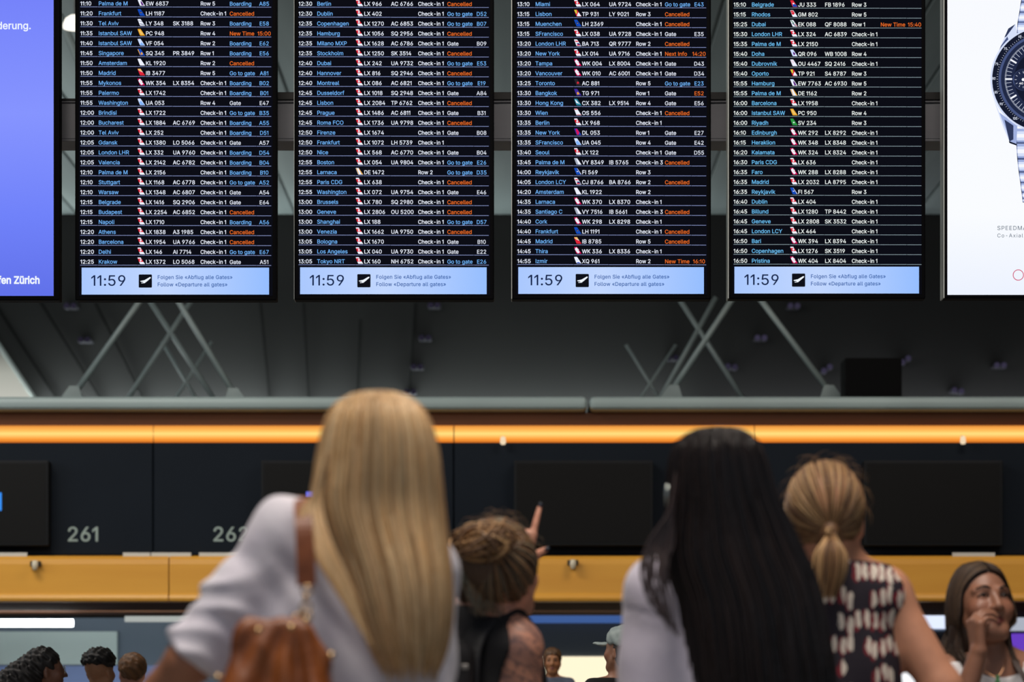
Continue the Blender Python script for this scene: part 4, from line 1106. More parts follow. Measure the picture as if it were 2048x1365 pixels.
def blouse(p):
    t = torso_sdf(p, nk, sl, sr, hip, 1.0, 1.05) - .010
    a = chain(p, [sl + V3(.012, 0, .002), sl.lerp(el, .5), el - adir * .02, el + fdir * .012], (.052, .0515, .049, .047), .03)
    q = p - A3(sl); al = q @ A3(adir); pr = q @ A3(adir.cross(V3(0, 1, 0)))
    w = al * 95 + pr * 55 + 2.6 * wave(p, (16, 6, 12)) + 1.3 * wave(p, (34, 10, -28), 1)
    a = a - (.0062 * np.clip(np.sin(w), -.4, 1) * (.4 + .6 * wave(p, (22, 9, 18), .7) ** 2)) * np.clip((al - .03) / .1, 0, 1)
    d = smin(t, a, .035)
    b = chain(p, [sr, sr.lerp(er, .6), er, er.lerp(wrr, .6)], (.054, .052, .05, .045), .03)
    d = smin(d, b, .04) - folds(p, .0042, 3, 1.2)
    drag = p - A3(sl); d = d - .005 * np.sin((drag[:, 0] * 70 + drag[:, 2] * 42) + 2 * wave(p, (20, 0, 24))) * np.exp(-((drag[:, 0] - .06) / .09) ** 2 - ((drag[:, 2] + .12) / .13) ** 2)
    d = smax(d, (p - A3(el - fdir * .004)) @ A3(V3(-.66, .1, -.75).normalized()), .008)
    return smax(d, p[:, 2] - (nk.z + .03) - .3 * np.abs(p[:, 0] - nk.x), .02)
soft('blouse', blouse, (hip.x - .55, Y - .25, .78), (hip.x + .35, Y + .42, 1.5), .006, m_blouse, W1)
lower_body(W1, hip.x, hip.y, .90, (46, 54, 74))
H1 = Fall([(785, 742, 772, .02, .02), (789, 716, 797, .05, .05), (800, 688, 824, .078, .075), (822, 666, 846, .098, .09), (860, 651, 863, .110, .09), (905, 641, 873, .115, .085), (960, 633, 879, .116, .075), (1000, 627, 882, .115, .07), (1040, 632, 886, .118, .06), (1090, 651, 892, .126, .05), (1140, 672, 899, .134, .04), (1200, 692, 903, .138, .03), (1260, 714, 900, .136, .03), (1310, 734, 890, .132, .03), (1356, 762, 872, .126, .03)], Y)
BL = [(238, 200, 148), (226, 182, 126), (246, 216, 170), (204, 160, 110), (230, 194, 148), (182, 140, 96)]
v, f = H1.shell(n=90, m=80, inset=.945, seed=1, bottom=1262); base_c = L3((204, 164, 118))
lock = []
for i in range(90):      # locks swept over the left shoulder and strap, and flying ends
    t = RNG.uniform(); j = RNG.normal(0, 4, 2)
    lock.append(curve_pts([K(652 + 8 * t, 900 + 30 * t, -.08), K(628 + 14 * t, 985, -.10), K(604 + 44 * t + j[0], 1030 + 10 * t, -.125), K(628 + 40 * t + j[0], 1100, -.145), K(676 + 34 * t + j[0], 1180 + 10 * t, -.150), K(704 + 40 * t + j[1], 1235 + 60 * t + j[1], -.150)], 26))
hair_obj('hair', [(v, f, base_c), H1.strands(900, .0022, BL, end=(.74, 1.0), seed=2, spread=.10), H1.strands(320, .0018, BL, end=(.86, 1.03), start=(.2, .5), out=(.98, 1.03), seed=12, spread=.10), H1.strands(160, .0018, BL, end=(.9, 1.0), out=(1.01, 1.05), seed=3, a_rng=(-.15, 3.3)), strands(lock, .0021, tones(len(lock), BL, .1))], W1)

# handbag hanging from her shoulder
m_leather = mat('tan_leather', (150, 84, 38), .42, noise=((118, 60, 24), 16, 4), bump=.2, bscale=55)
m_brass = mat('pale_brass', (222, 190, 140), .22, 1.0, bump=.01)
bc = K(560, 1395, -.21)
HB = empty('handbag', V3(bc.x, bc.y, bc.z - .12), 'slouchy tan leather handbag hanging at the back of the blonde woman', 'handbag')
ztop = K(0, 1236, -.21).z
def bag(p):
    q = p - A3(bc); t = np.clip((ztop - p[:, 2]) / .13, 0, 1)
    hw = .050 + .046 * t ** .8; cx = (K(551, 0, -.21).x - bc.x) * (1 - t)
    x = (q[:, 0] - cx) / hw * .09; hd = (.026 + .032 * t); y = q[:, 1] / hd * .05
    ang = np.arctan2(q[:, 0] - (K(612, 0, -.21).x - bc.x), ztop + .03 - p[:, 2])
    w = .0075 * np.sin(ang * 13 + 3 * wave(p, (14, 0, 9))) * np.clip(t * 2.5, .15, 1) + .004 * wave(p, (60, 10, 34)) * wave(p, (13, 5, 40), 1)
    r = .02; dx = np.abs(x) - .09 + r; dy = np.abs(y) - .05 + r; dz = np.abs(p[:, 2] - (ztop + bc.z - .12) / 2) - (ztop - bc.z + .12) / 2 + r
    o = np.sqrt(np.maximum(dx, 0) ** 2 + np.maximum(dy, 0) ** 2 + np.maximum(dz, 0) ** 2) + np.minimum(np.maximum(dx, np.maximum(dy, dz)), 0) - r
    return (o - w) * .8
soft('bag_body', bag, (bc.x - .16, bc.y - .12, bc.z - .16), (bc.x + .16, bc.y + .12, ztop + .03), .0045, m_leather, HB)
def ribbon(pts, w, th, K=24):
    c = curve_pts(pts, K); V = []; F = []
    for i in range(K):
        t = c[min(i + 1, K - 1)] - c[max(i - 1, 0)]; t /= np.linalg.norm(t); s = np.cross(t, (0.0, -1.0, .02)); s /= np.linalg.norm(s) + 1e-9; n = np.cross(s, t)
        ww = w[0] + (w[1] - w[0]) * i / (K - 1) if isinstance(w, tuple) else w
        for a, b in ((-1, -1), (1, -1), (1, 1), (-1, 1)): V.append(c[i] + s * ww / 2 * a + n * th / 2 * b)
    for i in range(K - 1):
        for k in range(4): F.append((i * 4 + k, i * 4 + (k + 1) % 4, i * 4 + 4 + (k + 1) % 4, i * 4 + 4 + k))
    F += [(3, 2, 1, 0), tuple(K * 4 - 4 + k for k in range(4))]
    return V, F
hb = HB.location
V, F = ribbon([K(606, 1001, -.045), K(605, 1012, -.085), K(606, 1026, -.115), K(608, 1056, -.138), K(611, 1110, -.15), K(613, 1172, -.155)], (.026, .030), .005)
obj('strap', mesh([Vector(v) - hb for v in V], F), mat('strap_leather', (136, 72, 32), .45, noise=((112, 56, 22), 18, 3), bump=.12, bscale=70), HB)
def circ(c, r, nrm, k=16):
    n = Vector(nrm).normalized(); a = n.orthogonal().normalized(); b = n.cross(a)
    return [Vector(c) + (a * math.cos(2 * math.pi * i / k) + b * math.sin(2 * math.pi * i / k)) * r for i in range(k)]
for i, (px, py, nr) in enumerate([(614, 1182, (0, 1, .2)), (611, 1198, (1, .3, 0)), (612, 1214, (0, 1, 0)), (604, 1228, (1, .5, .2)), (590, 1240, (.2, 1, .3)), (614, 1234, (.4, 1, 0))]):
    obj('chain_ring', tube_mesh(circ(K(px, py, -.175) - hb, .0075, nr, 14), .0021, 8, closed=True), m_brass, HB, True)
for px, py, dy in [(517, 1262, -.262), (582, 1256, -.262), (613, 1242, -.25), (662, 1312, -.25), (436, 1356, -.25)]:
    c = K(px, py, dy) - hb; me = lathe_mesh([(.001, .004), (.004, .003), (.0055, 0), (.006, -.006)], 12); me.transform(Matrix.Rotation(math.radians(90), 4, 'X'))
    obj('stud', me, m_brass, HB, True, loc=c)

# ---------------- woman with long black hair, pale sweater
Y = 5.2; K = K_at(Y)
W2 = person(K(1440, 0).x, Y, 'woman with very long black hair in a pale lilac sweater, seen from behind')
hc = K(1434, 996); R = basis((.05, .96, .22)); nk = K(1438, 1104, .02); sl = K(1318, 1186, .03); sr = K(1572, 1196, .03); hip = V3(K(1445, 0).x, Y + .02, .93)
el = K(1288, 1450, .02); er = K(1596, 1456, .02); wl = V3(el.x + .05, Y + .16, el.z - .16); wr2 = V3(er.x - .05, Y + .16, er.z - .16)
def body(p):
    d = head_sdf(p, hc, R); d = smin(d, cap(p, hc + V3(0, -.02, -.06), nk, .052, .056), .03); d = smin(d, torso_sdf(p, nk, sl, sr, hip), .03)
    d = smin(d, arm(p, sl, el, wl), .03); d = smin(d, arm(p, sr, er, wr2), .03)
    d = np.minimum(d, hand_sdf(p, wl, (.3, 1, -.5), (1, -.2, 0), -1, RELAX)[0]); return np.minimum(d, hand_sdf(p, wr2, (-.3, 1, -.5), (-1, -.2, 0), 1, RELAX)[0])
soft('body', body, (hip.x - .32, Y - .25, .78), (hip.x + .32, Y + .42, 1.68), .008, m_skin, W2, skin_tint((196, 146, 118)))
m_lilac = mat('lilac_sweater', (214, 208, 224), .85, noise=((204, 198, 216), 20, 3), bump=.10, bscale=110, sheen=.3)
def sweater(p):
    d = torso_sdf(p, nk, sl, sr, hip, 1.0, 1.04) - .012
    for s, e, w in ((sl, el, wl), (sr, er, wr2)):
        a = chain(p, [s, s.lerp(e, .5), e, e.lerp(w, .8)], (.050, .055, .055, .045), .03)
        d = smin(d, a, .035)
    seam = np.abs(p[:, 2] - (K(0, 1238).z - .3 * (p[:, 0] - sl.x))); d = d - folds(p, .0045, 9, .8) + .003 * np.exp(-(seam / .004) ** 2) * (p[:, 0] < sl.x + .07)
    return smax(d, p[:, 2] - nk.z, .02)
soft('sweater', sweater, (hip.x - .34, Y - .25, .78), (hip.x + .34, Y + .3, 1.46), .007, m_lilac, W2)
lower_body(W2, hip.x, hip.y, .90, (52, 58, 70))
H2 = Fall([(855, 1424, 1450, .02, .02), (858, 1402, 1472, .05, .05), (866, 1380, 1492, .08, .07), (882, 1358, 1510, .10, .08), (910, 1344, 1524, .112, .08), (950, 1338, 1537, .116, .07), (1000, 1337, 1553, .117, .07), (1050, 1330, 1578, .118, .06), (1100, 1322, 1602, .124, .05), (1140, 1326, 1621, .132, .04), (1200, 1344, 1640, .142, .03), (1280, 1354, 1655, .148, .03), (1365, 1360, 1667, .150, .03), (1450, 1376, 1662, .146, .03), (1530, 1410, 1630, .140, .03)], Y)
BK = [(24, 20, 22), (34, 27, 27), (18, 16, 19), (46, 36, 34)]
v, f = H2.shell(n=90, m=80, inset=.965, seed=5)
lock = []
for i in range(44):
    t = RNG.uniform(); j = RNG.normal(0, 5, 3)
    lock.append(curve_pts([K(1352 + 10 * t, 940, -.06), K(1338 + 12 * t, 1020, -.085), K(1296 + 46 * t + j[0], 1092, -.10), K(1286 + 50 * t + j[1], 1150, -.12), K(1296 + 50 * t + j[2], 1200 + 20 * t, -.125), K(1322 + 36 * t + j[0], 1230 + 50 * t, -.125)], 26))
hair_obj('hair', [(v, f, L3((20, 17, 19))), H2.strands(700, .0022, BK, end=(.82, .99), seed=6), H2.strands(120, .0016, BK, end=(.5, 1.0), out=(1.01, 1.045), seed=7, a_rng=(-.2, 3.34)), strands(lock, .0017, tones(len(lock), [(52, 42, 42), (70, 58, 58), (36, 30, 32)]))], W2, tmat('black_hair', .30, .25, 60, .1, 14, (14, 14, .7), .5))
c = K(1337, 990, -.02) - W2.location
obj('hair_clip', tube_mesh([c + V3(0, 0, .018), c + V3(-.003, 0, 0), c + V3(.0, 0, -.02)], .0045, 8), mat('silver_clip', (190, 200, 196), .25, .9, bump=.01), W2, True)

# ---------------- woman with a low ponytail in a printed sleeveless dress
Y = 6.2; K = K_at(Y)
W3 = person(K(1665, 0).x, Y, 'woman with a low light-brown ponytail in a dark sleeveless dress with cream brush print')
hc = K(1652, 1036); R = basis((.04, .97, .2)); nk = K(1672, 1134, .02); sl = K(1546, 1190, .02); sr = K(1772, 1190, .02); hip = V3(K(1672, 0).x, Y + .02, .95)
er = K(1884, 1376, -.02); wr3 = K(1812, 1470, .16); el = V3(sl.x - .04, Y + .02, sl.z - .28); wl = V3(sl.x, Y + .2, sl.z - .42)
def body(p):
    d = head_sdf(p, hc, R, .97); d = smin(d, cap(p, hc + V3(0, -.02, -.06), nk, .050, .054), .03); d = smin(d, torso_sdf(p, nk, sl, sr, hip), .03)
    d = smin(d, arm(p, sr, er, wr3, (.050, .043, .042, .027)), .035); d = smin(d, arm(p, sl, el, wl), .03)
    d = np.minimum(d, hand_sdf(p, wr3, (-.6, .6, -.4), (-.3, -.3, -1), 1, RELAX)[0]); return np.minimum(d, hand_sdf(p, wl, (.2, 1, 0), (.3, 0, -1), -1, RELAX)[0])
soft('body', body, (hip.x - .34, Y - .25, .8), (hip.x + .36, Y + .42, 1.7), .007, m_skin, W3, skin_tint((206, 146, 116)))
def print_mat():
    m = mat('brush_print_fabric', (28, 22, 36), .8, bump=.06, bscale=90); nt = m.node_tree; b = nt.nodes['Principled BSDF']
    tc = nt.nodes.new('ShaderNodeTexCoord'); nz = nt.nodes.new('ShaderNodeTexNoise'); nz.inputs['Scale'].default_value = 26
    def mask(shift, thr, seedoff):
        mp = nt.nodes.new('ShaderNodeMapping'); mp.inputs['Scale'].default_value = (1, 0.0, 1); mp.inputs['Location'].default_value = (shift, 0, shift * .4)
        ad = nt.nodes.new('ShaderNodeMixRGB'); ad.blend_type = 'ADD'; ad.inputs[0].default_value = .018
        nt.links.new(tc.outputs['Object'], mp.inputs[0]); nt.links.new(mp.outputs[0], ad.inputs[1]); nt.links.new(nz.outputs['Color'], ad.inputs[2])
        s2 = nt.nodes.new('ShaderNodeSeparateXYZ'); cb = nt.nodes.new('ShaderNodeCombineXYZ'); nt.links.new(ad.outputs[0], s2.inputs[0])
        nt.links.new(s2.outputs[0], cb.inputs[0]); nt.links.new(s2.outputs[2], cb.inputs[1])
        m2 = nt.nodes.new('ShaderNodeMapping'); m2.inputs['Scale'].default_value = (56, 19, 1); nt.links.new(cb.outputs[0], m2.inputs[0])
        vo = nt.nodes.new('ShaderNodeTexVoronoi'); vo.voronoi_dimensions = '2D'; vo.inputs['Scale'].default_value = 1.0; vo.inputs['Randomness'].default_value = .42; vo.feature = 'F1'
        nt.links.new(m2.outputs[0], vo.inputs['Vector'])
        r = nt.nodes.new('ShaderNodeValToRGB'); r.color_ramp.elements[0].position = thr; r.color_ramp.elements[1].position = thr + .07
        r.color_ramp.elements[0].color = (1, 1, 1, 1); r.color_ramp.elements[1].color = (0, 0, 0, 1); nt.links.new(vo.outputs['Distance'], r.inputs[0])
        # leave some strokes out
        gt = nt.nodes.new('ShaderNodeMath'); gt.operation = 'GREATER_THAN'; gt.inputs[1].default_value = seedoff
        sp = nt.nodes.new('ShaderNodeSeparateColor'); nt.links.new(vo.outputs['Color'], sp.inputs[0]); nt.links.new(sp.outputs[0], gt.inputs[0])
        mu = nt.nodes.new('ShaderNodeMath'); mu.operation = 'MULTIPLY'; nt.links.new(r.outputs[0], mu.inputs[0]); nt.links.new(gt.outputs[0], mu.inputs[1])
        return mu.outputs[0]
    a = mask(.0045, .36, .25); c = mask(0, .32, .16)
    m1 = nt.nodes.new('ShaderNodeMixRGB'); m1.inputs[1].default_value = lin((30, 22, 36)); m1.inputs[2].default_value = lin((128, 30, 44)); nt.links.new(a, m1.inputs[0])
    m2 = nt.nodes.new('ShaderNodeMixRGB'); m2.inputs[2].default_value = lin((226, 214, 200)); nt.links.new(c, m2.inputs[0]); nt.links.new(m1.outputs[0], m2.inputs[1])
    nt.links.new(m2.outputs[0], b.inputs['Base Color'])
    return m
def dress(p):
    d = torso_sdf(p, nk, sl, sr, hip, 1.0, 1.02) - .012 - folds(p, .003, 21, .7)
    ln = np.abs((p - A3(hip)) @ np.array([1, 0, 0], F32))
    d = smax(d, -cap(p, sr + V3(.034, 0, .03), sr + V3(.075, 0, -.18), .052, .06), .008); d = smax(d, -cap(p, sl + V3(-.034, 0, .03), sl + V3(-.075, 0, -.18), .052, .06), .008)
    sk = np.maximum(ell(p, (hip.x, hip.y, hip.z - .12), (.18, .13, .34)), -1); d = smin(d, sk, .05)
    d = np.maximum(d, .62 - p[:, 2])
    return smax(d, p[:, 2] - (nk.z - .008 + .02 * np.clip((p[:, 1] - nk.y) / -.06, -1, 1)), .006)
soft('dress', dress, (hip.x - .26, Y - .25, .58), (hip.x + .26, Y + .25, 1.5), .006, print_mat(), W3)
lower_body(W3, hip.x, hip.y, .80, (60, 48, 46))
BR = [(150, 112, 76), (176, 138, 96), (128, 92, 62), (196, 158, 112), (110, 78, 54)]
ec = K(1649, 1016, .0); er_ = np.array([.083, .105, .101]); tie = K(1662, 1066, -.092)
def on_e(d, c, r, k=1.0): d = np.asarray(d, float); d = d / np.linalg.norm(d); return A3(c) + d * r * k
def comb(N, c, r, tiep, starts, K=20, lift=.012, seed=0, out=(.98, 1.03)):
    """strands combed over an egg-shaped head from start directions to the tie"""
    rg = np.random.default_rng(seed); td = (A3(tiep) - A3(c)) / r; td = td / np.linalg.norm(td); res = []
    for i in range(N):
        s = starts(rg); s = s / np.linalg.norm(s); o = rg.uniform(*out); w = rg.normal(0, .05, 3)
        t = np.linspace(0, 1, K)[:, None]; om = math.acos(np.clip(s @ td, -1, 1)) + 1e-4
        dr = (np.sin((1 - t) * om) * s + np.sin(t * om) * td) / math.sin(om) + w * np.sin(t * math.pi)
        dr /= np.linalg.norm(dr, axis=1, keepdims=True)
        bump = o + .02 * np.sin(t * math.pi) - .05 * t ** 6
        res.append(A3(c) + dr * r * bump)
    return res
def st3(rg):
    a = rg.uniform(0, 2 * math.pi); return np.array([math.cos(a), rg.uniform(-.05, .55), math.sin(a) * 1.0 + (.15 if math.sin(a) < 0 else 0)])
cap_fn = lambda p: smin(ell(p, ec, (.079, .100, .097)), cap(p, tie + V3(0, .03, 0), tie, .03, .014), .03)
Vc, Fc = surface(cap_fn, tuple(A3(ec) - .13), tuple(A3(ec) + .13), .005)
# the face side stays open
tail = []
for i in range(240):
    a = RNG.uniform(0, 6.28); q = math.sqrt(RNG.uniform()); cx, cy = math.cos(a) * q, math.sin(a) * q
    e = RNG.uniform(.72, 1.0)
    tail.append(curve_pts([tie + V3(.006 * cx, .006 * cy, .006 * cy), K(1661 + 17 * cx, 1084, -.118 + .016 * cy), K(1660 + 34 * cx, 1112 + 3 * cy, -.124 + .028 * cy), K(1658 + 34 * cx, 1150, -.128 + .026 * cy), K(1652 + 22 * cx, 1150 + 48 * e, -.128 + .018 * cy)], 20))
frz = []
for i in range(46):
    a = RNG.uniform(-.3, 3.4); s = on_e((math.cos(a), -.2 * RNG.uniform(), math.sin(a)), ec, er_); o = Vector((math.cos(a), -.2, math.sin(a))); t = Vector((-math.sin(a), 0, math.cos(a))) * RNG.choice([-1, 1])
    s = Vector(s.tolist()); l = RNG.uniform(.004, .016)
    frz.append(curve_pts([s, s + t * .015 + o * l * .5, s + t * .035 + o * l, s + t * .055 + o * l * .7], 20))
hair_obj('hair', [(Vc, Fc, L3((132, 96, 66))), strands(comb(620, ec, er_, tie, st3, seed=4), .0020, tones(620, BR)), strands(tail, .0022, tones(len(tail), BR)), strands(frz, .00035, tones(len(frz), BR))], W3)
loops = []
for i in range(40):
    a0 = RNG.uniform(0, 6.28); rr = RNG.uniform(.003, .013); tl = RNG.normal(0, .25, 2)
    loops.append([tie + V3(math.cos(a0 + t) * rr, -.012 + tl[0] * .01 + .008 * math.sin(a0 + t + 1), math.sin(a0 + t) * rr * .8) for t in np.linspace(0, 4.5, 20)])
v, f, c = strands(loops, .0026, tones(40, BR)); hair_obj('hair_tie', [(v, f, c)], W3)

# ---------------- woman with a bun, pointing up
Y = 6.4; K = K_at(Y)
W4 = person(K(975, 0).x, Y, 'woman with a messy bun in a black tank top pointing up, tattoos on her shoulder')
hc = K(998, 1148); R = basis((.44, .85, .30)); nk = K(982, 1238, .03); sl = K(872, 1246, .13); sr = K(1034, 1296, -.03); hip = V3(K(955, 0).x, Y + .08, .88)
er = K(1050, 1490, .0); wrr = V3(er.x + .06, Y + .16, er.z - .12)
ell_ = K(966, 1196, .42); wl = K(1036, 1140, .50)
IDX = [(4, 6, 5), (82, 95, 60), (85, 95, 60), (88, 95, 60)]
hs = .98
def body(p):
    d = head_sdf(p, hc, R, .97); d = smin(d, cap(p, hc + V3(-.01, -.015, -.06), nk, .048, .052), .03); d = smin(d, torso_sdf(p, nk, sl, sr, hip), .03)
    d = smin(d, arm(p, sr, er, wrr, (.052, .042, .040, .026)), .03); d = smin(d, arm(p, sl, ell_, wl, (.05, .042, .040, .025)), .03)
    d = np.minimum(d, hand_sdf(p, wrr, (.4, 1, -.2), (-.6, 0, -1), 1, RELAX)[0])
    return smin(d, hand_sdf(p, wl, (.10, .02, 1), (.15, 1, .05), -1, IDX, 6, [(.022, .014, .004), (.040, .036, .004), (.052, .048, .0), (.066, .056, -.004)], hs)[0], .01)
def ink(V, t):
    q = V - A3(sr); m = np.clip(1.15 - np.sqrt(((q + np.array([.0, .0, .045], F32)) ** 2 / np.array([.075, .12, .15], F32) ** 2).sum(1)), 0, 1)
    w = V + .012 * np.stack([wave(V, (60, 20, 45)), wave(V, (20, 50, 70), 1), wave(V, (70, 30, 30), 2)], 1)
    ln = np.minimum(np.abs(wave(w, (70, 20, 95))), np.abs(wave(w, (-60, 30, 80), 1.3))); k = np.clip((.34 - ln) / .2, 0, 1) * np.clip(m * 3, 0, 1) * .85
    k2 = np.clip(wave(w, (38, 10, 30), .6) * wave(w, (20, 10, 44), 2), 0, 1) * np.clip(m * 3, 0, 1) * .6; k = np.maximum(k, k2)[:, None]
    return t * (1 - k) + L3((86, 74, 80)) * k
soft('body', body, (hip.x - .3, Y - .25, .74), (hip.x + .36, Y + .64, 1.64), .0055, m_skin, W4, skin_tint((216, 154, 128), extra=ink))
_, kn, tp = hand_sdf(np.zeros((1, 3), F32), wl, (.10, .02, 1), (.15, 1, .05), -1, IDX, 6, [(.022, .014, .004), (.040, .036, .004), (.052, .048, .0), (.066, .056, -.004)], hs)
m_nail = mat('dark_nail', (36, 44, 58), .2, bump=.01)
for tip, prv in ((kn[0][0][3], kn[0][0][2]), (tp[3], tp[2])):
    dd = (tip - prv).normalized(); c = tip + V3(0, -.0045, 0) + dd * .002 - W4.location
    V, F = surface(lambda p: ell(p, c, (.0050, .0032, .0080), basis((0, 1, 0), dd)), tuple(A3(c) - .012), tuple(A3(c) + .012), .0012)
    obj('nail', np_mesh(V, F), m_nail, W4)
m_tank = mat('black_tank_cotton', (30, 29, 32), .85, noise=((24, 24, 27), 24, 2), bump=.10, bscale=90)
acr = (sr - sl); acr.z = 0; acr.normalize(); fwr = Vector((0, 0, 1)).cross(acr)
def tank(p):
    d = torso_sdf(p, nk, sl, sr, hip, 1.0, 1.03) - .009 - folds(p, .0025, 31)
    d = smax(d, -cap(p, sr + acr * .042 + V3(0, 0, .035), sr + acr * .012 + V3(0, 0, -.20), .054, .076), .008); d = smax(d, -cap(p, sl - acr * .03 + V3(0, 0, .06), sl - acr * .06 + V3(0, 0, -.2), .062, .06), .008)
    d = smax(d, -cap(p, nk + V3(0, .03, -.01), nk + V3(.02, .05, .1), .055, .06), .006)
    return smax(d, p[:, 2] - (nk.z + .03), .008)
soft('tank_top', tank, (hip.x - .26, Y - .25, .74), (hip.x + .28, Y + .45, 1.4), .0055, m_tank, W4)
lower_body(W4, hip.x, hip.y, .86, (40, 42, 50))
BN = [(142, 108, 78), (110, 84, 64), (172, 132, 94), (90, 70, 56), (150, 130, 104), (122, 114, 98)]
ec = hc + V3(-.006, -.010, .022); er_ = np.array([.090, .103, .102]); tie = K(985, 1096, -.088)
def st4(rg):
    a = rg.uniform(0, 6.28); s = np.array([math.cos(a), 0, math.sin(a)]) ; s = s + np.array([.44, .85, .3]) * rg.uniform(.0, .35); s[2] += .10; return s
hc4, R4 = hc, R
fw4 = np.array([.44, .85, .30], F32)
def cap4(p):
    q = p - A3(ec); qh = (p - A3(hc4)) @ R4; d = ell(qh, (0, -.014, .036), (.081, .101, .089))
    d = smin(d, ell(qh, (-.066, -.02, -.012), (.034, .05, .055)), .03)
    return smax(d, q @ fw4 - .052 + .35 * np.clip(-q[:, 2], 0, 1), .01)
Vc, Fc = surface(cap4, tuple(A3(ec) - .13), tuple(A3(ec) + .13), .005)
bun = []
for i in range(170):
    n = Vector(RNG.normal(0, 1, 3)); n.normalize(); a = n.orthogonal().normalized(); b = n.cross(a); rr = RNG.uniform(.020, .050); o = Vector(RNG.normal(0, .010, 3)); a0 = RNG.uniform(0, 6.28)
    bun.append([K(968, 1086, -.138) + o + Vector((a * math.cos(a0 + t) + b * math.sin(a0 + t)) * rr) * 1.0 + Vector(((a * math.cos(a0 + t) + b * math.sin(a0 + t)).x * rr * .35, 0, -(a * math.cos(a0 + t) + b * math.sin(a0 + t)).z * rr * .25)) for t in np.linspace(0, 4.2, 20)])
loose = []
for i in range(230):
    t = RNG.uniform() ** 1.2; j = RNG.normal(0, 6, 3)
    loose.append(curve_pts([K(944 + 70 * t, 1110 + 20 * abs(t - .4), -.085 + .03 * t), K(936 + 84 * t + j[0], 1150, -.088 + .04 * t), K(940 + 76 * t + j[1], 1186, -.082 + .04 * t), K(950 + 56 * t + j[2], 1206 + RNG.uniform(0, 30), -.085 + .03 * t)], 20))
side = []
for i in range(40):
    t = RNG.uniform(); j = RNG.normal(0, 4, 3)
    side.append(curve_pts([K(958, 1070 + 12 * t, -.085), K(936 + j[0], 1080 + 8 * t, -.08), K(922 + 12 * t + j[1], 1104, -.075), K(926 + 10 * t + j[2], 1132 + RNG.uniform(0, 18), -.07)], 20))
frz = []
for i in range(50):
    a = RNG.uniform(.2, 3.0); s = Vector(on_e((math.cos(a), -.3, math.sin(a)), ec, er_).tolist()); o = Vector((math.cos(a), 0, math.sin(a))); t = Vector((-math.sin(a), 0, math.cos(a))) * RNG.choice([-1, 1]); l = RNG.uniform(.006, .022)
    frz.append(curve_pts([s, s + t * .015 + o * l * .5, s + t * .035 + o * l, s + t * .05 + o * l * .6], 20))
GRN = [(150, 152, 132), (170, 160, 136), (120, 120, 104), (110, 92, 74)]
hair_obj('hair', [(Vc, Fc, L3((92, 70, 54))), strands(comb(460, ec, er_, tie, st4, seed=8), .0019, tones(460, BN)), strands(loose, .0015, tones(len(loose), BN + GRN)), strands(side, .0012, tones(len(side), GRN)), strands(frz, .00035, tones(len(frz), BN))], W4)
hair_obj('bun', [strands(bun, .0030, tones(170, [(164, 126, 88), (186, 144, 100), (138, 104, 74), (116, 88, 66), (200, 160, 112)]))], W4)
# her backpack
m_pack = mat('black_nylon', (26, 26, 29), .6, noise=((34, 34, 38), 18, 3), bump=.12, bscale=60)
bk = K(884, 1420, -.10); bx = (sl + sr) / 2 - fwr * .19
BP = empty('backpack', V3(bx.x, bx.y, bx.z - .46), 'black nylon backpack worn by the woman with the bun', 'backpack'); Rb = basis(fwr)
def pack(p):
    q = (p - A3(bx + V3(0, 0, -.22))) @ Rb; r = .05
    dx, dy, dz = np.abs(q[:, 0]) - .125 + r, np.abs(q[:, 1]) - .072 + r, np.abs(q[:, 2]) - .21 + r
    o = np.sqrt(np.maximum(dx, 0) ** 2 + np.maximum(dy, 0) ** 2 + np.maximum(dz, 0) ** 2) + np.minimum(np.maximum(dx, np.maximum(dy, dz)), 0) - r
    return o - folds(p, .005, 41) - .004 * np.exp(-((q[:, 2] - .08) / .006) ** 2)
soft('pack_body', pack, tuple(A3(bx) + np.array([-.28, -.25, -.5], F32)), tuple(A3(bx) + np.array([.28, .25, .06], F32)), .007, m_pack, BP)
for s, f_ in ((sr, .62), (sl, .62)):
    m_ = (sl + sr) / 2; c = m_.lerp(s, f_) + V3(0, 0, .0)
    pts = [c - fwr * .115 + V3(0, 0, -.10), c - fwr * .105 + V3(0, 0, -.02), c - fwr * .06 + V3(0, 0, .042), c + V3(0, 0, .066), c + fwr * .07 + V3(0, 0, .035), c + fwr * .118 + V3(0, 0, -.06), c + fwr * .122 + V3(0, 0, -.2)]
    cp = curve_pts(pts, 26)
    def sf(p):
        d = None; q = p
        for i in range(25):
            a = (p - A3(cp[i]));  ax = a @ A3(acr); b2 = p - (ax * .68)[:, None] * A3(acr)[None]
            e = cap(b2, cp[i], cp[i + 1], .011, .011); d = e if d is None else np.minimum(d, e)
        return d
    soft('shoulder_strap', sf, tuple(cp.min(0) - .06), tuple(cp.max(0) + .06), .006, m_pack, BP)
bl_ = BP.location; c = K(930, 1335, -.23) - bl_
obj('buckle', box_mesh(c.x - .008, c.x + .008, c.y - .004, c.y + .004, c.z - .006, c.z + .006, .002, 1), mat('grey_buckle', (120, 118, 116), .4, .3, bump=.02), BP)

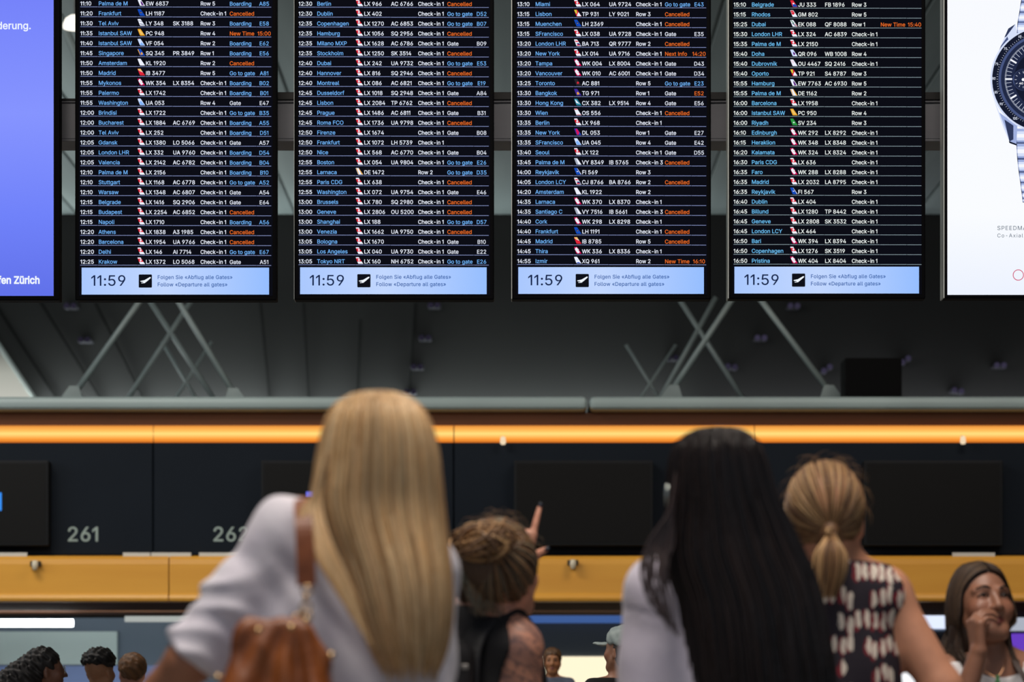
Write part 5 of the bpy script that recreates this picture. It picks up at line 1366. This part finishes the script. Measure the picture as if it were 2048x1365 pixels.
# ---------------- woman with a hand at her mouth, white tank top, jade pendant
Y = 7.4; K = K_at(Y)
W5 = person(K(1985, 0).x, Y, 'woman with long dark-brown hair in a white tank top, hand raised to her mouth')
hc = K(1962, 1212); R = basis((.27, -.93, .26)); hsz = .93; nk = K(1984, 1322, .01); sl = K(1872, 1362, .0); sr = K(2100, 1362, .02); hip = V3(K(1988, 0).x, Y + .01, .86)
wr5 = K(1957, 1306, -.17); el5 = K(1918, 1432, -.15); er5 = V3(sr.x + .04, Y - .02, sr.z - .27); wrr5 = V3(sr.x, Y - .2, sr.z - .38)
C5 = [(46, 34, 22), (50, 34, 24), (54, 36, 26), (58, 36, 26)]
H5 = dict(d=(-.10, .10, 1), n=(.90, .36, .0))
TH5 = [(.018, .016, .014), (.030, .044, .030), (.026, .066, .044), (.018, .084, .052)]
def hand5(p): return hand_sdf(p, wr5, H5['d'], H5['n'], 1, C5, 2, TH5, .90)
def body(p):
    d = head_sdf(p, hc, R, hsz, .84, .95); d = smin(d, cap(p, hc + V3(.0, .025, -.07), nk, .045, .05), .03); d = smin(d, torso_sdf(p, nk, sl, sr, hip), .03)
    d = smin(d, arm(p, sl, el5, wr5, (.043, .036, .034, .0225)), .03); d = smin(d, arm(p, sr, er5, wrr5), .03)
    d = np.minimum(d, hand_sdf(p, wrr5, (-.5, -1, 0), (0, .2, -1), 1, RELAX)[0])
    return np.where(p[:, 1] < Y - .09, smin(d, hand5(p)[0], .010), np.minimum(d, hand5(p)[0]))
soft('body', body, (hip.x - .30, Y - .40, .74), (hip.x + .36, Y + .2, 1.60), .0036, tmat('skin_fine', .45, .08, 260, .05, 45), W5, skin_tint((152, 106, 84), hc, R, hsz, (116, 62, 56)))
eyes(W5, hc, R, hsz, (.05, 1, .22))
m_wt = mat('white_rib_cotton', (228, 226, 228), .8, bump=.12, bscale=120, stretch=(4, 4, .5))
def tank5(p):
    d = torso_sdf(p, nk, sl, sr, hip, 1.0, 1.03) - .007 - folds(p, .002, 51)
    for s, x in ((sl, -1), (sr, 1)): d = smax(d, -cap(p, s + V3(x * .012, 0, .06), s + V3(x * .05, 0, -.2), .062, .06), .006)
    d = smax(d, -ell(p, (nk.x + .006, nk.y - .06, nk.z - .012), (.066, .11, .034)), .004)
    return smax(d, p[:, 2] - (nk.z - .004), .006)
soft('tank_top', tank5, (hip.x - .26, Y - .25, .74), (hip.x + .26, Y + .2, 1.36), .005, m_wt, W5)
lower_body(W5, hip.x, hip.y, .84, (60, 72, 96))
DB = [(50, 37, 31), (64, 48, 39), (40, 30, 26), (82, 63, 49), (98, 77, 58)]
Rm = R.astype(float); H0 = A3(hc).astype(float)
def hp(x, y, z): return H0 + Rm @ (np.array([x, y, z]) * hsz)
def kk(px, py, dy): return np.array(tuple(K(px, py, dy)))
paths = []
def pj(x, y, z, k=1.03):
    q = np.array([x, y + .014, z - .034]); q = q / np.sqrt(((q / np.array([.081, .099, .090])) ** 2).sum()) * k
    return hp(q[0], q[1] - .014, q[2] + .034)
for sd, N in ((1, 900), (-1, 560)):     # from the parting over the side of the head and down; the person's right is the left in view
    for i in range(N):
        t = RNG.uniform() ** .9; w = RNG.uniform(1.02, 1.07); j = RNG.normal(0, 1, 6)
        top = pj(sd * .003, .088 - .19 * t, .088 + .05 * math.sin(t * 2.2), w); a = pj(sd * .045, .080 - .17 * t, .072 + .03 * math.sin(t * 2.6), w)
        b = pj(sd * .078, .050 - .12 * t, .030, w); c = hp(sd * (.083 + .004 * w), .036 - .095 * t, -.050)
        if sd > 0:
            ex = 1921 - 40 * t + 3 * j[0]
            low = [kk(1919 - 26 * t + j[1], 1262, -.045 + .10 * t), kk(ex, 1300, -.055 + .10 * t), kk(ex + 5 + 9 * (1 - t), 1320 + RNG.uniform(-8, 30) * (1 - .5 * t), -.075 + .10 * t)]
        else:
            low = [kk(2016 - 12 * t + 2 * j[1], 1262, -.02 + .10 * t), kk(2022 - 10 * t + 3 * j[0], 1302, -.04 + .10 * t), kk(2038 - 26 * t + 3 * j[2], 1330 + RNG.uniform(-8, 26), -.07 + .10 * t)]
        paths.append(curve_pts([top, a, b, c] + low, 26))
fwd5 = Rm[:, 1].astype(F32)
def cap5(p):
    q = ((p - A3(hc)) @ R) / hsz
    d = ell(q, (0, -.014, .034), (.0785, .097, .0870))
    back = smin(ell(q, (-.050, -.032, -.03), (.031, .056, .10)), ell(q, (.050, -.032, -.03), (.031, .056, .10)), .04)
    d = smin(d, back, .03)
    d = smin(d, cap(q, (.062, -.03, -.06), (.080, -.075, -.17), .026, .016), .02); d = smin(d, cap(q, (-.06, -.04, -.06), (-.07, -.08, -.15), .024, .016), .02)
    return smax(d, -ell(q, (0, .10, -.040), (.0745, .115, .118)), .006) * hsz
Vc, Fc = surface(cap5, tuple(A3(hc) - .24), tuple(A3(hc) + .2), .005)
hair_obj('hair', [(Vc, Fc, L3((56, 41, 34))), strands(paths, .0016, tones(len(paths), DB, .14))], W5)
b5 = W5.location
chn = [K(1957, 1322, -.06), K(1968, 1340, -.092), K(1984, 1352, -.108), K(1993, 1355, -.112), K(2000, 1350, -.108), K(2008, 1334, -.092), K(2012, 1318, -.06)]
neck = obj('necklace', tube_mesh([Vector(v) - b5 for v in curve_pts(chn, 24)], .0011, 6), mat('gold_chain', (220, 170, 130), .25, 1.0, bump=.01), W5, True)
pc = K(1995, 1366, -.118)
def pend(p): return np.minimum(np.minimum(ell(p, pc + V3(0, 0, .014), (.0055, .0045, .006)), ell(p, pc + V3(0, 0, .003), (.0072, .005, .0075))), ell(p, pc + V3(0, 0, -.009), (.0088, .0055, .009)))
soft('jade_pendant', pend, tuple(A3(pc) - .025), tuple(A3(pc) + .025), .0018, mat('jade', (86, 150, 92), .2, noise=((60, 116, 70), 90, 3), bump=.02), W5)
V, F = ribbon([K(2026, 1318, -.02), K(2032, 1328, -.085), K(2044, 1348, -.115), K(2064, 1390, -.125), K(2090, 1450, -.12)], .014, .003)
BG = empty('bag_strap', P(2044, 1450, Y - .12), 'narrow dark bag strap across the white tank top', 'strap')
obj('band', mesh([Vector(v) - BG.location for v in V], F), mat('dark_strap', (66, 54, 50), .7, bump=.06, bscale=150), BG)

# ---------------- people farther off
def curls(p, amp, k): return amp * (wave(p, (k, k * .4, k * .7)) * wave(p, (-k * .5, k, k * .8), 1) + .6 * wave(p, (k * 1.7, -k, k * 1.3), 2))
def bystander(label, Y, px, py, fwd, hair_fn, hair_rgb, skin, top_rgb, name='t_shirt', hsc=1.0, rgh=.8):
    K = K_at(Y); hc = K(px, py); R = basis(fwd); x = hc.x; top = hc.z + .117
    e = person(x, Y, label); nk = hc + V3(0, .015, -.155); sl = V3(x - .15, Y + .02, nk.z - .055); sr = V3(x + .15, Y + .02, nk.z - .055); hip = V3(x, Y + .02, top * .53)
    el = sl + V3(-.03, .0, -.27); er = sr + V3(.03, 0, -.27); wl = el + V3(.02, .14, -.17); wr = er + V3(-.02, .14, -.17)
    def body(p):
        d = head_sdf(p, hc, R, hsc); d = smin(d, cap(p, hc + V3(0, .01, -.06), nk, .05, .054), .03); d = smin(d, torso_sdf(p, nk, sl, sr, hip), .03)
        d = smin(d, arm(p, sl, el, wl), .03); d = smin(d, arm(p, sr, er, wr), .03)
        d = np.minimum(d, hand_sdf(p, wl, (.1, .6, -.6), (1, 0, 0), -1, RELAX)[0]); return np.minimum(d, hand_sdf(p, wr, (-.1, .6, -.6), (-1, 0, 0), 1, RELAX)[0])
    soft('body', body, (x - .32, Y - .25, hip.z - .1), (x + .32, Y + .36, top + .05), .0095, m_skin, e, skin_tint(skin, hc, R, hsc))
    m = mat('%s_%d_%d_%d' % ((name,) + top_rgb), top_rgb, .85, noise=(tuple(int(c * .9) for c in top_rgb), 16, 3), bump=.1, bscale=80)
    def shirt(p):
        d = torso_sdf(p, nk, sl, sr, hip, 1.03, 1.05) - .012
        d = smin(d, cap(p, sl, sl.lerp(el, .75), .058, .056), .03); d = smin(d, cap(p, sr, sr.lerp(er, .75), .058, .056), .03)
        return smax(d - folds(p, .004, int(abs(px))), p[:, 2] - (nk.z + .012), .012)
    soft(name, shirt, (x - .32, Y - .25, hip.z - .1), (x + .32, Y + .25, nk.z + .1), .011, m, e)
    lower_body(e, x, Y + .02, hip.z - .02, (48, 52, 62), h=.016)
    def hf(p): return hair_fn(p, ((p - A3(hc)) @ R) / hsc, hc)
    def ht(V): return np.broadcast_to(L3(hair_rgb), (len(V), 3)) * (1 + .25 * wave(V, (90, 60, 110)))[:, None]
    soft('hair', hf, tuple(A3(hc) - np.array([.42, .3, .3], F32)), tuple(A3(hc) + np.array([.2, .3, .2], F32)), .008, m_hair, e, ht)
    return e, hc, R
def big_black(p, q, hc):
    d = ell(q, (0, -.022, .045), (.088, .102, .092)); d = smin(d, ell(q, (0, -.12, -.02), (.085, .10, .095)), .05); d = smin(d, ell(q, (0, -.21, -.09), (.08, .09, .11)), .05)
    d = smax(d, -ell(q, (0, .125, -.05), (.12, .115, .115)), .01); d = smax(d, -ell(q, (0, .015, -.10), (.12, .045, .07)), .01)
    return d - curls(p, .007, 85)
def curly_top(p, q, hc):
    d = ell(q, (0, -.004, .068), (.098, .108, .078)); d = smax(d, .030 - q[:, 2] - .25 * np.clip(q[:, 1], -.1, .1), .012); return d - curls(p, .008, 95)
def short_brown(p, q, hc):
    d = ell(q, (0, -.018, .040), (.090, .104, .092)); d = smax(d, -ell(q, (0, .13, -.045), (.11, .115, .115)), .01); return smax(d, -.075 - q[:, 2], .02) - curls(p, .004, 100)
e6, hc6, R6 = bystander('person with voluminous black hair and glasses, seen from the side before the pale board', 16.2, 92, 1342, (.93, .25, .05), big_black, (28, 25, 26), (112, 76, 60), (96, 104, 128))
def rim(e, hc, R, x, fwd_=.092):
    c = A3(hc) + R @ np.array([x * .034, fwd_, -.002], F32) - A3(e.location); n = Vector((R[:, 1]).tolist())
    return tube_mesh(circ(c, .024, n, 18), .0016, 6, closed=True)
for x in (-1, 1): obj('glasses_rim', rim(e6, hc6, R6, x, .104), mat('glasses_metal', (170, 180, 180), .25, .8, bump=.01), e6, True)
bystander('person with short curly black hair, standing beside the brown-haired one', 17.2, 199, 1344, (.45, .88, .1), curly_top, (27, 24, 24), (186, 132, 98), (84, 92, 104))
bystander('person with short reddish-brown hair, next to the curly black-haired one', 18.2, 264, 1346, (-.3, .92, .1), short_brown, (128, 88, 54), (206, 150, 130), (70, 74, 84))
e9, hc9, R9 = bystander('person with short brown hair facing the hall before the cream light panel', 26.0, 1104, 1324, (0, -1, .05), short_brown, (92, 62, 34), (176, 120, 80), (108, 118, 140))
eyes(e9, hc9, R9, 1.0)
def bald_cap(p, q, hc): return smax(ell(q, (0, -.02, .0), (.082, .098, .10)), q[:, 1] - .01, .01)
e10, hc10, R10 = bystander('person in a black shirt with a pale cloth cap, partly hidden by the lilac sweater', 15.0, 1246, 1302, (-.7, .65, .1), bald_cap, (58, 44, 36), (176, 126, 100), (22, 22, 25))
def clothcap(p):
    q = (p - A3(hc10)) @ R10
    d = ell(q, (0, -.012, .058), (.094, .110, .080)); d = smax(d, .028 - q[:, 2], .012)
    d = smin(d, ell(q, (0, .135, .022), (.062, .060, .010)), .02); return d - curls(p, .003, 60)
soft('cap', clothcap, tuple(A3(hc10) - .24), tuple(A3(hc10) + .24), .007, mat('pale_cloth', (196, 210, 208), .8, noise=((176, 192, 192), 20, 3), bump=.1, bscale=60), e10)
